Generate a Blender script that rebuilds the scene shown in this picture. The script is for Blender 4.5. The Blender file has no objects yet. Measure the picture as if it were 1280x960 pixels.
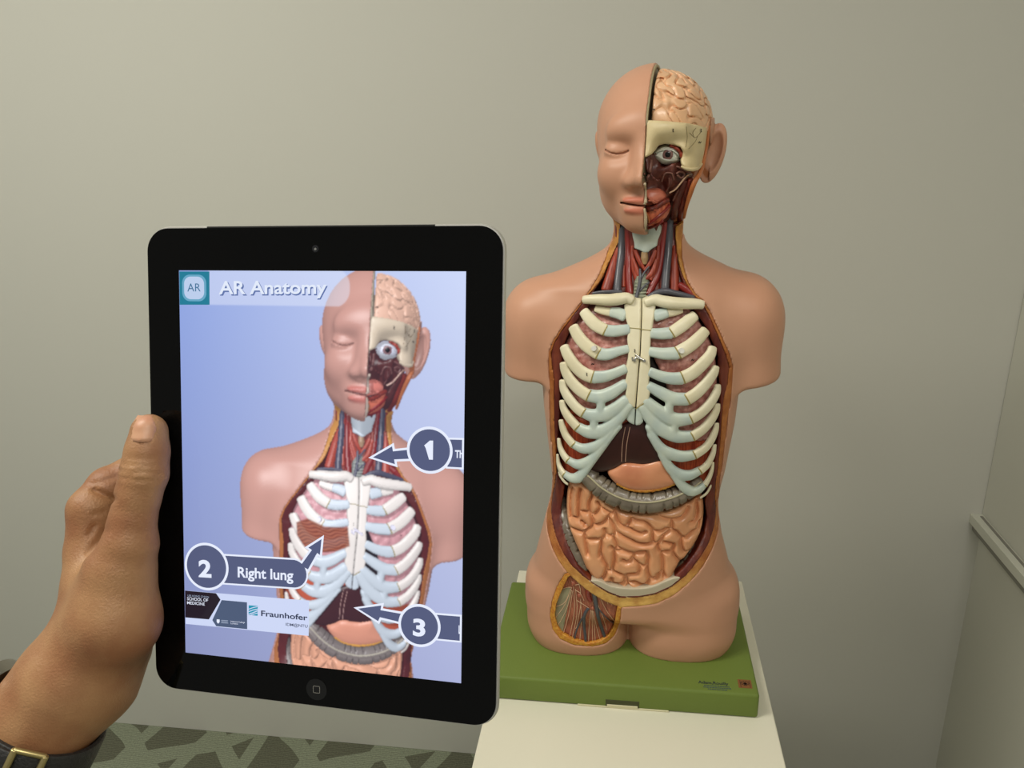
import bpy, bmesh, math, random
import numpy as np
from mathutils import Matrix, Vector
from mathutils.bvhtree import BVHTree

random.seed(4)
rng = np.random.RandomState(7)
SC = bpy.context.scene
COL = SC.collection
f32 = np.float32

# ------------------------------------------------------------------ camera
def rot(ax, a):
    c, s = math.cos(a), math.sin(a)
    if ax == 'x': return np.array([[1, 0, 0], [0, c, -s], [0, s, c]])
    if ax == 'y': return np.array([[c, 0, s], [0, 1, 0], [-s, 0, c]])
    return np.array([[c, -s, 0], [s, c, 0], [0, 0, 1]])

FOC = 950.0
PITCH, ROLL, PSI = np.radians([19.4534, -2.26244, -9.05175])
RC = rot('z', ROLL) @ rot('x', PITCH) @ np.array([[1, 0, 0], [0, 0, -1], [0, 1, 0]]) @ rot('z', PSI)
CAM = np.array([0.0029, -1.0073, 1.55])

def ray(px, py):
    return RC.T @ np.array([(px - 640) / FOC, (py - 480) / FOC, 1.0])
def Py(px, py, y):
    d = ray(px, py); return CAM + d * (y - CAM[1]) / d[1]
def Pz(px, py, z):
    d = ray(px, py); return CAM + d * (z - CAM[2]) / d[2]
def Pd(px, py, dep):
    return CAM + ray(px, py) * dep

cam_d = bpy.data.cameras.new('camera')
cam_o = bpy.data.objects.new('camera', cam_d); COL.objects.link(cam_o)
cam_d.sensor_fit = 'HORIZONTAL'; cam_d.sensor_width = 36.0; cam_d.lens = 36.0 * FOC / 1280.0
cam_d.clip_start = 0.02; cam_d.clip_end = 50
m3 = np.stack([RC[0], -RC[1], -RC[2]], 1)
M4 = Matrix([list(m3[i]) + [CAM[i]] for i in range(3)] + [[0, 0, 0, 1]])
cam_o.matrix_world = M4
SC.camera = cam_o

# ------------------------------------------------------------------ colour helpers
def lin(c):
    c = c / 255.0
    return c / 12.92 if c <= 0.04045 else ((c + 0.055) / 1.055) ** 2.4
def rgb(r, g, b):
    return (lin(r), lin(g), lin(b), 1.0)
def linv(a):
    a = np.asarray(a, float) / 255.0
    return np.where(a <= 0.04045, a / 12.92, ((a + 0.055) / 1.055) ** 2.4)

# ------------------------------------------------------------------ materials
MATS = {}
def mat(name, col, rough=0.5, metal=0.0, var=None, scale=40.0, bump=0.0, bscale=200.0, spec=0.5,
        attr=False, stretch=None, emit=0.0, coat=0.0, detail=4.0, lo=0.35, hi=0.65, sss=0.0):
    m = bpy.data.materials.new(name); m.use_nodes = True
    nt = m.node_tree; N = nt.nodes; L = nt.links
    b = N['Principled BSDF']
    b.inputs['Base Color'].default_value = col
    b.inputs['Roughness'].default_value = rough
    b.inputs['Metallic'].default_value = metal
    b.inputs['Specular IOR Level'].default_value = spec
    b.inputs['Coat Weight'].default_value = coat
    if sss:
        b.inputs['Subsurface Weight'].default_value = sss
        b.inputs['Subsurface Radius'].default_value = (0.006, 0.003, 0.002)
        b.inputs['Subsurface Scale'].default_value = 1.0
    src = None
    tc = N.new('ShaderNodeTexCoord'); mp = N.new('ShaderNodeMapping')
    L.new(tc.outputs['Object'], mp.inputs['Vector'])
    if stretch: mp.inputs['Scale'].default_value = stretch
    if attr:
        a = N.new('ShaderNodeAttribute'); a.attribute_name = 'col'; src = a.outputs['Color']
    if var is not None:
        n = N.new('ShaderNodeTexNoise'); n.inputs['Scale'].default_value = scale; n.inputs['Detail'].default_value = detail
        L.new(mp.outputs['Vector'], n.inputs['Vector'])
        r = N.new('ShaderNodeMapRange'); r.inputs['From Min'].default_value = lo; r.inputs['From Max'].default_value = hi
        L.new(n.outputs['Fac'], r.inputs['Value'])
        mx = N.new('ShaderNodeMix'); mx.data_type = 'RGBA'
        L.new(r.outputs['Result'], mx.inputs['Factor'])
        if src: 
            ml = N.new('ShaderNodeMix'); ml.data_type = 'RGBA'; ml.blend_type = 'MULTIPLY'; ml.inputs['Factor'].default_value = 1.0
            L.new(src, ml.inputs[6]); ml.inputs[7].default_value = var
            L.new(src, mx.inputs[6]); L.new(ml.outputs[2], mx.inputs[7])
        else:
            mx.inputs[6].default_value = col; mx.inputs[7].default_value = var
        src = mx.outputs[2]
    if src: L.new(src, b.inputs['Base Color'])
    if bump:
        n2 = N.new('ShaderNodeTexNoise'); n2.inputs['Scale'].default_value = bscale; n2.inputs['Detail'].default_value = 3
        L.new(mp.outputs['Vector'], n2.inputs['Vector'])
        bp = N.new('ShaderNodeBump'); bp.inputs['Strength'].default_value = bump; bp.inputs['Distance'].default_value = 0.001
        L.new(n2.outputs['Fac'], bp.inputs['Height']); L.new(bp.outputs['Normal'], b.inputs['Normal'])
    if emit:
        if src: L.new(src, b.inputs['Emission Color'])
        else: b.inputs['Emission Color'].default_value = col
        b.inputs['Emission Strength'].default_value = emit
    MATS[name] = m
    return m

# ------------------------------------------------------------------ objects
def link(o, parent=None):
    COL.objects.link(o)
    if parent is not None: o.parent = parent
    return o
def empty(name, loc, label=None, cat=None, group=None, matrix=None):
    o = bpy.data.objects.new(name, None); COL.objects.link(o)
    o.empty_display_size = 0.05
    if matrix is not None: o.matrix_world = matrix
    else: o.location = loc
    tag(o, label, cat, group); return o
def tag(o, label=None, cat=None, group=None, kind=None):
    if label: o['label'] = label
    if cat: o['category'] = cat
    if group: o['group'] = group
    if kind: o['kind'] = kind
    return o
def mesh_obj(name, V, Fc, material, parent=None, origin=(0, 0, 0), smooth=True, loc=None, label=None, colattr=None, autosharp=None):
    me = bpy.data.meshes.new(name)
    V = np.asarray(V, float) - np.asarray(origin, float)
    me.from_pydata(V.tolist(), [], Fc if isinstance(Fc, list) else Fc.tolist())
    me.materials.append(material)
    if smooth: me.polygons.foreach_set('use_smooth', [True] * len(me.polygons))
    if colattr is not None:
        a = me.color_attributes.new('col', 'FLOAT_COLOR', 'POINT')
        c4 = np.ones((len(V), 4), f32); c4[:, :3] = colattr
        a.data.foreach_set('color', c4.ravel())
    me.update()
    if autosharp: me.set_sharp_from_angle(angle=math.radians(autosharp))
    o = bpy.data.objects.new(name, me); link(o, parent)
    if loc is not None: o.location = loc
    if label: o['label'] = label
    return o
def bm_obj(name, bm, material, parent=None, smooth=False, origin=(0, 0, 0), label=None, autosharp=None):
    me = bpy.data.meshes.new(name)
    bmesh.ops.recalc_face_normals(bm, faces=bm.faces)
    if tuple(origin) != (0, 0, 0): bmesh.ops.translate(bm, verts=bm.verts, vec=[-c for c in origin])
    bm.to_mesh(me); bm.free(); me.materials.append(material)
    if smooth: me.polygons.foreach_set('use_smooth', [True] * len(me.polygons))
    if autosharp: me.set_sharp_from_angle(angle=math.radians(autosharp))
    o = bpy.data.objects.new(name, me); link(o, parent)
    if label: o['label'] = label
    return o
def add_box(bm, lo, hi, bevel=0.0, seg=2):
    r = bmesh.ops.create_cube(bm, size=1.0)
    lo = np.array(lo); hi = np.array(hi)
    for v in r['verts']:
        v.co = Vector(((np.array(v.co) + 0.5) * (hi - lo) + lo).tolist())
    if bevel:
        es = list({e for v in r['verts'] for e in v.link_edges})
        bmesh.ops.bevel(bm, geom=es, offset=bevel, segments=seg, profile=0.5, affect='EDGES')
def prism(pts, z0, z1):
    """polygon (list of xy) extruded along z -> verts, faces"""
    n = len(pts)
    V = [(x, y, z0) for x, y in pts] + [(x, y, z1) for x, y in pts]
    Fc = [list(range(n))[::-1], list(range(n, 2 * n))] + [[i, (i + 1) % n, n + (i + 1) % n, n + i] for i in range(n)]
    return V, Fc
def rrect(x0, y0, x1, y1, r, n=8):
    P = []
    for cx, cy, a0 in ((x1 - r, y1 - r, 0), (x0 + r, y1 - r, 90), (x0 + r, y0 + r, 180), (x1 - r, y0 + r, 270)):
        for k in range(n + 1):
            a = math.radians(a0 + 90.0 * k / n); P.append((cx + r * math.cos(a), cy + r * math.sin(a)))
    return P
def text_mesh(name, body, size, material, parent, mtx, bold=0.0, align='LEFT', extrude=0.0, xscale=1.0, space=1.0):
    cu = bpy.data.curves.new(name, 'FONT'); cu.body = body; cu.size = size; cu.offset = bold * size
    cu.align_x = align; cu.extrude = extrude; cu.space_character = space; cu.resolution_u = 4
    t = bpy.data.objects.new(name + '_tmp', cu); COL.objects.link(t)
    dg = bpy.context.evaluated_depsgraph_get()
    me = bpy.data.meshes.new_from_object(t.evaluated_get(dg))
    bpy.data.objects.remove(t); 
    me.materials.clear(); me.materials.append(material)
    me.transform(Matrix(mtx) @ Matrix.Diagonal((xscale, 1, 1, 1)))
    me.name = name
    o = bpy.data.objects.new(name, me); link(o, parent); return o

# ------------------------------------------------------------------ curves / sweeps
def catmull(P, n):
    P = np.asarray(P, float)
    if len(P) == 2:
        t = np.linspace(0, 1, n)[:, None]; return P[0] * (1 - t) + P[1] * t
    Q = np.vstack([2 * P[0] - P[1], P, 2 * P[-1] - P[-2]])
    k = len(P) - 1
    t = np.linspace(0, k - 1e-9, n); i = t.astype(int); u = (t - i)[:, None]
    a, b, c, d = Q[i], Q[i + 1], Q[i + 2], Q[i + 3]
    return 0.5 * (2 * b + (c - a) * u + (2 * a - 5 * b + 4 * c - d) * u ** 2 + (3 * b - a - 3 * c + d) * u ** 3)
def sweep(P, hw, th, Nrm=None, k=12, p=2.0, cap=True):
    """tube along P with half-width hw (sideways) and half-thickness th (along Nrm)"""
    P = np.asarray(P, float); n = len(P)
    hw = np.broadcast_to(hw, (n,)).astype(float); th = np.broadcast_to(th, (n,)).astype(float)
    T = np.gradient(P, axis=0); T /= np.linalg.norm(T, axis=1)[:, None] + 1e-12
    if Nrm is None:
        ref = np.array([0, -1.0, 0.02]); Nrm = np.broadcast_to(ref, (n, 3))
    S = np.cross(T, Nrm); S /= np.linalg.norm(S, axis=1)[:, None] + 1e-12
    U = np.cross(S, T)
    a = np.arange(k) / k * 2 * math.pi
    ca = np.sign(np.cos(a)) * np.abs(np.cos(a)) ** (2 / p); sa = np.sign(np.sin(a)) * np.abs(np.sin(a)) ** (2 / p)
    rings = []
    def ring(i, sc, off):
        return P[i] + T[i] * off + (S[i][None] * (ca * hw[i] * sc)[:, None] + U[i][None] * (sa * th[i] * sc)[:, None])
    if cap:
        for q in (0.15, 0.5, 0.8): rings.append(ring(0, math.sin(math.acos(1 - q)) if q < 1 else 1, -hw[0] * 0.45 * (1 - q)))
    for i in range(n): rings.append(ring(i, 1.0, 0.0))
    if cap:
        for q in (0.8, 0.5, 0.15): rings.append(ring(n - 1, math.sin(math.acos(1 - q)), hw[-1] * 0.45 * (1 - q)))
    m = len(rings); V = np.concatenate(rings)
    Fc = []
    for r in range(m - 1):
        for j in range(k):
            Fc.append([r * k + j, r * k + (j + 1) % k, (r + 1) * k + (j + 1) % k, (r + 1) * k + j])
    Fc.append(list(range(k))[::-1]); Fc.append([(m - 1) * k + j for j in range(k)])
    Fc = [fc[::-1] for fc in Fc]
    return V, Fc
def merge(parts):
    V = []; Fc = []; o = 0
    for v, fc in parts:
        V.append(np.asarray(v)); Fc += [[i + o for i in q] for q in fc]; o += len(v)
    return np.concatenate(V), Fc

# ------------------------------------------------------------------ signed distance fields
def smin(a, b, k):
    if k <= 0: return np.minimum(a, b)
    h = np.clip(0.5 + 0.5 * (b - a) / k, 0, 1); return b * (1 - h) + a * h - k * h * (1 - h)
def smax(a, b, k): return -smin(-a, -b, k)
def ell(X, Y, Z, c, r):
    u, v, w = (X - c[0]) / r[0], (Y - c[1]) / r[1], (Z - c[2]) / r[2]
    k0 = np.sqrt(u * u + v * v + w * w); k1 = np.sqrt((u / r[0]) ** 2 + (v / r[1]) ** 2 + (w / r[2]) ** 2) + 1e-9
    return k0 * (k0 - 1) / k1
def caps(X, Y, Z, a, b, ra, rb=None):
    rb = ra if rb is None else rb
    a = np.asarray(a, float); b = np.asarray(b, float); d = b - a; dd = d @ d + 1e-12
    t = np.clip(((X - a[0]) * d[0] + (Y - a[1]) * d[1] + (Z - a[2]) * d[2]) / dd, 0, 1)
    return np.sqrt((X - a[0] - t * d[0]) ** 2 + (Y - a[1] - t * d[1]) ** 2 + (Z - a[2] - t * d[2]) ** 2) - (ra + (rb - ra) * t)
def poly2d(X, Z, pts):
    """signed distance to polygon, negative inside; X,Z broadcastable"""
    pts = np.asarray(pts, float); n = len(pts)
    shp = np.broadcast(X, Z).shape
    d2 = np.full(shp, 1e9); ins = np.zeros(shp, bool)
    for i in range(n):
        a = pts[i]; b = pts[(i + 1) % n]; e = b - a
        t = np.clip(((X - a[0]) * e[0] + (Z - a[1]) * e[1]) / (e @ e + 1e-15), 0, 1)
        d2 = np.minimum(d2, (X - a[0] - t * e[0]) ** 2 + (Z - a[1] - t * e[1]) ** 2)
        if a[1] != b[1]:
            c = ((a[1] > Z) != (b[1] > Z)) & (X < (b[0] - a[0]) * (Z - a[1]) / (b[1] - a[1]) + a[0])
            ins ^= c
    d = np.sqrt(d2); return np.where(ins, -d, d)
def line2d(X, Z, pts):
    pts = np.asarray(pts, float); d2 = np.full(np.broadcast(X, Z).shape, 1e9)
    for i in range(len(pts) - 1):
        a = pts[i]; e = pts[i + 1] - a
        t = np.clip(((X - a[0]) * e[0] + (Z - a[1]) * e[1]) / (e @ e + 1e-15), 0, 1)
        d2 = np.minimum(d2, (X - a[0] - t * e[0]) ** 2 + (Z - a[1] - t * e[1]) ** 2)
    return np.sqrt(d2)
def smooth_poly(pts, n=4):
    P = np.asarray(pts, float); out = []
    k = len(P)
    for i in range(k):
        a, b, c, d = P[i - 1], P[i], P[(i + 1) % k], P[(i + 2) % k]
        for j in range(n):
            u = j / n
            out.append(0.5 * (2 * b + (c - a) * u + (2 * a - 5 * b + 4 * c - d) * u ** 2 + (3 * b - a - 3 * c + d) * u ** 3))
    return np.array(out)
# lattice noise (smooth, isotropic enough)
_NW = [(rng.normal(size=3), rng.uniform(0, 6.28)) for _ in range(14)]
def wnoise(X, Y, Z, freq, seed=0, n=7):
    r = np.random.RandomState(seed); s = 0
    for _ in range(n):
        d = r.normal(size=3); d /= np.linalg.norm(d); d *= freq * r.uniform(.75, 1.25) * 6.283; ph = r.uniform(0, 6.28)
        s = s + np.sin(X * d[0] + Y * d[1] + Z * d[2] + ph)
    return s / math.sqrt(n / 2.0)

def surface_nets(f, org, h):
    nx, ny, nz = f.shape
    s = f < 0
    c = s[:-1, :-1, :-1]
    allin = c.copy(); anyin = c.copy()
    for dx in (0, 1):
        for dy in (0, 1):
            for dz in (0, 1):
                q = s[dx:nx - 1 + dx, dy:ny - 1 + dy, dz:nz - 1 + dz]; allin &= q; anyin |= q
    act = anyin & ~allin
    idx = np.argwhere(act)
    if len(idx) == 0: return np.zeros((0, 3)), np.zeros((0, 4), int)
    vid = np.full(act.shape, -1, np.int64); vid[act] = np.arange(len(idx))
    i, j, k = idx.T
    cor = {}
    for dx in (0, 1):
        for dy in (0, 1):
            for dz in (0, 1): cor[dx, dy, dz] = f[i + dx, j + dy, k + dz].astype(float)
    acc = np.zeros((len(idx), 3)); cnt = np.zeros(len(idx))
    keys = list(cor)
    for a in keys:
        for b in keys:
            if sum(abs(np.array(a) - np.array(b))) == 1 and a < b:
                fa, fb = cor[a], cor[b]; m = (fa < 0) != (fb < 0)
                t = np.where(m, fa / np.where(m, fa - fb, 1), 0)
                p = np.array(a)[None] + t[:, None] * (np.array(b) - np.array(a))[None]
                acc += p * m[:, None]; cnt += m
    V = (idx + acc / cnt[:, None]) * h + np.asarray(org)
    Q = []
    def edge(ax):
        sl0 = [slice(1, -1)] * 3; sl1 = [slice(1, -1)] * 3
        sl0[ax] = slice(0, -1); sl1[ax] = slice(1, None)
        a = s[tuple(sl0)]; b = s[tuple(sl1)]
        e = np.argwhere(a != b)
        if len(e) == 0: return
        off = np.ones(3, int); off[ax] = 0
        g = e + off
        flip = s[g[:, 0], g[:, 1], g[:, 2]]
        u, v = [x for x in range(3) if x != ax]
        du = np.eye(3, dtype=int)[u]; dv = np.eye(3, dtype=int)[v]
        q = np.stack([vid[tuple((g - du - dv).T)], vid[tuple((g - dv).T)], vid[tuple(g.T)], vid[tuple((g - du).T)]], 1)
        if ax == 1: flip = ~flip
        q[~flip] = q[~flip][:, ::-1]
        Q.append(q)
    for ax in range(3): edge(ax)
    return V, np.concatenate(Q)
def grid(lo, hi, h):
    n = [int(math.ceil((hi[i] - lo[i]) / h)) + 1 for i in range(3)]
    ax = [lo[i] + np.arange(n[i]) * h for i in range(3)]
    return ax[0][:, None, None].astype(f32), ax[1][None, :, None].astype(f32), ax[2][None, None, :].astype(f32)
def sdf_obj(name, fn, lo, hi, h, material, parent=None, origin=(0, 0, 0), label=None, colfn=None, relax=1):
    X, Y, Z = grid(lo, hi, h)
    f = fn(X, Y, Z)
    f = np.broadcast_to(f, (X.shape[0], Y.shape[1], Z.shape[2])).copy()
    f[0] = np.maximum(f[0], 1e-5); f[-1] = np.maximum(f[-1], 1e-5); f[:, 0] = np.maximum(f[:, 0], 1e-5); f[:, -1] = np.maximum(f[:, -1], 1e-5)
    f[:, :, 0] = np.maximum(f[:, :, 0], 1e-5); f[:, :, -1] = np.maximum(f[:, :, -1], 1e-5)
    V, Q = surface_nets(f, lo, h)
    if relax: V = relax_mesh(V, Q, relax)
    ca = colfn(V) if colfn is not None else None
    return mesh_obj(name, V, Q, material, parent, origin, True, label=label, colattr=ca)
def relax_mesh(V, Q, it):
    E = np.concatenate([Q[:, [0, 1]], Q[:, [1, 2]], Q[:, [2, 3]], Q[:, [3, 0]]])
    for _ in range(it):
        A = np.zeros_like(V); c = np.zeros(len(V))
        for d in range(3):
            A[:, d] = np.bincount(E[:, 0], V[E[:, 1], d], len(V)) + np.bincount(E[:, 1], V[E[:, 0], d], len(V))
        c = np.bincount(E[:, 0], minlength=len(V)) + np.bincount(E[:, 1], minlength=len(V))
        V = V * 0.5 + 0.5 * A / np.maximum(c, 1)[:, None]
    return V
# ------------------------------------------------------------------ anatomical model: outer body shape
BASE_Z = 0.7807            # top of the green base
PED_Z = 0.7402             # top of the pedestal
def itp(tab):
    a = np.array(tab, float); return lambda z: np.interp(z, a[:, 0], a[:, 1])
def sitp(tab):
    """smoothed interpolation"""
    a = np.array(tab, float); zz = np.linspace(a[0, 0], a[-1, 0], 500); v = np.interp(zz, a[:, 0], a[:, 1])
    k = np.hanning(15); k /= k.sum(); v2 = np.convolve(np.pad(v, 7, 'edge'), k, 'valid')
    return lambda z: np.interp(z, zz, v2)
t_xl = sitp([(.74, -.146), (.79, -.149), (.835, -.145), (.916, -.131), (.979, -.115), (1.020, -.1045), (1.053, -.1015), (1.104, -.106),
             (1.166, -.1115), (1.205, -.113), (1.25, -.118), (1.30, -.126), (1.337, -.122), (1.348, -.097), (1.36, -.066), (1.373, -.038),
             (1.384, -.022), (1.395, -.017), (1.407, -.0155), (1.50, -.016)])
t_xr = sitp([(.74, .171), (.79, .172), (.834, .171), (.869, .167), (.904, .160), (.931, .153), (.964, .144), (.997, .138), (1.023, .1355),
             (1.048, .137), (1.074, .142), (1.147, .151), (1.196, .154), (1.25, .158), (1.31, .166), (1.331, .165), (1.345, .150),
             (1.359, .125), (1.371, .099), (1.383, .081), (1.395, .074), (1.416, .0745), (1.50, .0745)])
t_bf = sitp([(.74, .066), (.80, .070), (.85, .077), (.88, .083), (.91, .091), (.95, .098), (1.0, .100), (1.05, .098), (1.1, .100), (1.15, .103),
             (1.2, .103), (1.25, .097), (1.30, .081), (1.333, .066), (1.36, .055), (1.39, .048), (1.42, .046), (1.5, .044)])
t_bb = sitp([(.74, .07), (.83, .085), (.87, .095), (.93, .085), (1.0, .066), (1.1, .08), (1.2, .09), (1.28, .085), (1.33, .062), (1.36, .052), (1.5, .055)])
t_p = itp([(.74, 2.3), (1.25, 2.35), (1.33, 2.0), (1.6, 2.0)])

def loftd(X, Y, cx, a, bf, bb, p):
    b = np.where(Y < 0, bf, bb)
    u = np.abs((X - cx) / a); v = np.abs(Y / b)
    u = np.maximum(u, 1e-4); v = np.maximum(v, 1e-4)
    g = (u ** p + v ** p) ** (1 / p)
    gx = (u / g) ** (p - 1) / a; gy = (v / g) ** (p - 1) / b
    return (g - 1) / np.maximum(np.sqrt(gx * gx + gy * gy), 1 / np.maximum(a, b))

HX, HY, HZ, HT = 0.033, -0.005, 1.503, math.radians(8.0)
hc, hs = math.cos(HT), math.sin(HT)
def to_head(X, Y, Z):
    return (X - HX) * hc - (Y - HY) * hs, (X - HX) * hs + (Y - HY) * hc, Z - HZ
def from_head(u, v, w):
    return np.array([HX + u * hc + v * hs, HY - u * hs + v * hc, HZ + w])

EYE_L = [(-.0485, .0045), (-.042, .0015), (-.0345, .0), (-.027, .0005), (-.0205, .0032)]
MOUTH = [(-.0285, -.0555), (-.022, -.0553), (-.013, -.0565), (-.006, -.0575), (0, -.0578)]

def head_sdf(X, Y, Z):
    u, v, w = to_head(X, Y, Z)
    d = ell(u, v, w, (0, .012, .027), (.0715, .088, .0735))
    d = smin(d, ell(u, v, w, (0, -.022, -.02), (.0625, .066, .080)), .018)
    au = np.abs(u)
    d = smin(d, ell(au, v, w, (.0310, -.016, -.051), (.025, .034, .026)), .024)       # jaw angles
    d = smin(d, ell(u, v, w, (0, -.064, -.0775), (.026, .021, .0155)), .022)         # chin
    d = smin(d, ell(au, v, w, (.036, -.060, -.024), (.020, .019, .019)), .022)      # cheekbones
    d = smin(d, ell(u, v, w, (0, -.070, .026), (.045, .016, .022)), .02)            # brow
    d = smin(d, ell(u, v, w, (0, -.072, -.058), (.026, .017, .018)), .016)          # mouth mound
    d = smax(d, -ell(au, v, w, (.033, -.094, .006), (.021, .017, .0115)), .014)     # orbits
    d = smin(d, ell(au, v, w, (.0335, -.0665, .0035), (.0165, .0125, .0100)), .005) # lids
    # nose
    d = smin(d, caps(u, v, w, (0, -.080, .010), (0, -.1035, -.026), .0075, .0095), .012)
    d = smin(d, ell(au, v, w, (.0150, -.088, -.0300), (.0092, .0125, .0076)), .010)
    d = smin(d, caps(au, v, w, (.004, -.079, .004), (.0085, -.092, -.025), .0060, .0072), .010)
    d = smax(d, -ell(au, v, w, (.0095, -.0965, -.0385), (.0052, .0060, .0034)), .003)
    # lips
    d = smin(d, ell(au, v, w, (.0085, -.0855, -.0520), (.0170, .0070, .0038)), .004)
    d = smin(d, ell(au, v, w, (.0070, -.0845, -.0630), (.0165, .0070, .0042)), .004)
    # ears
    d = smin(d, ear_sdf(u, v, w, 1), .003)
    d = smin(d, ear_sdf(-u, v, w, -1), .003)
    # carved eyelid line and mouth line (left half only shows)
    le = line2d(u, w, EYE_L); lm = line2d(u, w, MOUTH)
    front = v < -.02
    d = np.where(front, np.maximum(d, np.minimum(.0010 - le, .0022 + d)), d)
    d = np.where(front, smax(d, np.minimum(.0010 - lm, .0050 + d), .0008), d)
    return d
def ear_sdf(u, v, w, side):
    # ear on +u side, tilted back
    a = 0.22; cu, cv, cw = (.0705, .020, -.007) if side > 0 else (.0695, .022, .003)
    x, y, z = u - cu, v - cv, w - cw
    x2 = x * math.cos(a) - z * math.sin(a); z2 = x * math.sin(a) + z * math.cos(a)
    r = (.0150, .0105, .0365) if side > 0 else (.0065, .012, .022)
    e = ell(x2, y, z2, (0, 0, 0), r)
    if side > 0:
        e = smax(e, -ell(x2, y, z2, (.0015, -.0095, .003), (.0090, .0105, .0240)), .003)
        e = smin(e, ell(x2, y, z2, (-.0070, -.006, -.008), (.004, .005, .009)), .003)
    return e

def body_sdf(X, Y, Z):
    z = Z
    cx = (t_xl(z) + t_xr(z)) / 2; a = (t_xr(z) - t_xl(z)) / 2
    d = loftd(X, Y, cx.astype(f32) if hasattr(cx, 'astype') else cx, a, t_bf(z), t_bb(z), t_p(z))
    d = smax(d, .842 - z, .02)
    d = smax(d, z - 1.46, .01)
    # thighs
    for c, r in (((-.0675), .0785), ((.0920), .0810)):
        f = 1.0 - 0.09 * np.clip((.812 - z) / .04, 0, 1) ** 2
        l = loftd(X, Y, c - (1 - f) * r * (-1 if c < 0 else 1), r * f, .069 * f, .080 * f, 2.45)
        l = smax(l, z - .90, .03); l = smax(l, BASE_Z - .0005 - z, .001)
        lg = l if c < 0 else smin(lg, l, .007)
    d = smin(d, lg, .016)
    cz = np.sqrt((X - .0105) ** 2 + (Y + .066 - (.862 - z) * .25) ** 2) - .0010 - np.clip(.862 - z, -1, .06) * .02
    d = smax(d, -np.maximum(cz, z - .866), .003)
    # shoulders and arm stubs
    for sx, c, top, bot, r in ((-1, -.1175, 1.280, 1.2085, .0465), (1, .1575, 1.285, 1.2020, .0470)):
        arm = loftd(X - (z - 1.25) * .06 * (-sx), Y, c, r, .050, .052, 2.2)
        arm = smax(arm, bot + (X - c) * (.02 if sx < 0 else .14) * sx - z, .008); arm = smax(arm, z - 1.33, .05)
        dl = ell(X, Y, z, (c - sx * .006, .004, top), (.051, .054, .062))
        d = smin(d, smin(arm, dl, .02), .016)
    # collar hollows / chest relief
    d = smin(d, head_sdf(X, Y, Z), .012)
    return d

# sampled, gradient-normalised copy of the field
GH = 0.0021
GLO = np.array([-.190, -.136, .770]); GHI = np.array([.232, .122, 1.622])
gX, gY, gZ = grid(GLO, GHI, GH)
BG = np.broadcast_to(body_sdf(gX, gY, gZ), (gX.shape[0], gY.shape[1], gZ.shape[2])).astype(f32)
def normalise(B, h):
    n = np.zeros(B.shape, f32)
    for ax in range(3):
        g = np.zeros(B.shape, f32)
        a = [slice(None)] * 3; b = [slice(None)] * 3; c = [slice(None)] * 3
        a[ax] = slice(2, None); b[ax] = slice(0, -2); c[ax] = slice(1, -1)
        g[tuple(c)] = (B[tuple(a)] - B[tuple(b)]) / (2 * h); n += g * g
    n = np.sqrt(n); n[n < .3] = np.where(n[n < .3] == 0, 1, .3)
    return B / n
BN = normalise(BG, GH)
def bs(X, Y, Z):
    """sampled distance to the uncut body surface (negative inside)"""
    shp = np.broadcast(X, Y, Z).shape
    def prep(A, i):
        q = np.clip((np.asarray(A, np.float64) - GLO[i]) / GH, 0, BN.shape[i] - 1.001)
        j = q.astype(np.int64); return j, (q - j).astype(f32)
    i, u = prep(X, 0); j, v = prep(Y, 1); k, w = prep(Z, 2)
    r = 0
    for a in (0, 1):
        ua = u if a else 1 - u
        for b in (0, 1):
            vb = v if b else 1 - v
            for c in (0, 1):
                wc = w if c else 1 - w
                r = r + BN[i + a, j + b, k + c] * (ua * vb * wc)
    return np.broadcast_to(r, shp)
def bnorm(P, e=.0025):
    X, Y, Z = P[:, 0], P[:, 1], P[:, 2]
    G = np.stack([bs(X + e, Y, Z) - bs(X - e, Y, Z), bs(X, Y + e, Z) - bs(X, Y - e, Z), bs(X, Y, Z + e) - bs(X, Y, Z - e)], 1)
    return G / (np.linalg.norm(G, axis=1)[:, None] + 1e-9)
YS = np.arange(-.135, .115, .002)
def S(pts, off=0.0):
    """photo pixels -> points on the body surface sunk by off, found by marching the sight lines"""
    pts = np.asarray(pts, float).reshape(-1, 2); n = len(pts)
    D = np.array([ray(*p) for p in pts]); D = D / D[:, 1:2]
    off = np.broadcast_to(np.asarray(off, float), (n,))
    P = CAM[None, None] + D[:, None] * (YS - CAM[1])[None, :, None]
    d = bs(P[..., 0], P[..., 1], P[..., 2]) + off[:, None]
    ins = d < 0; hit = ins.any(1); i = np.argmax(ins, 1); i = np.where(hit, i, 0); j = np.maximum(i - 1, 0)
    r = np.arange(n); d0 = d[r, j]; d1 = d[r, i]
    t = np.where(d0 != d1, d0 / np.where(d0 != d1, d0 - d1, 1), 0); t = np.clip(t, 0, 1)
    y = YS[j] + (YS[i] - YS[j]) * t
    if not hit.all():   # sight line passes beside the body: take the closest approach
        am = np.argmin(d, 1); y = np.where(hit, y, YS[am])
    return CAM + D * (y - CAM[1])[:, None]
def Sn(pts, off=0.0):
    P = S(pts, off); return P, bnorm(P)
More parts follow.
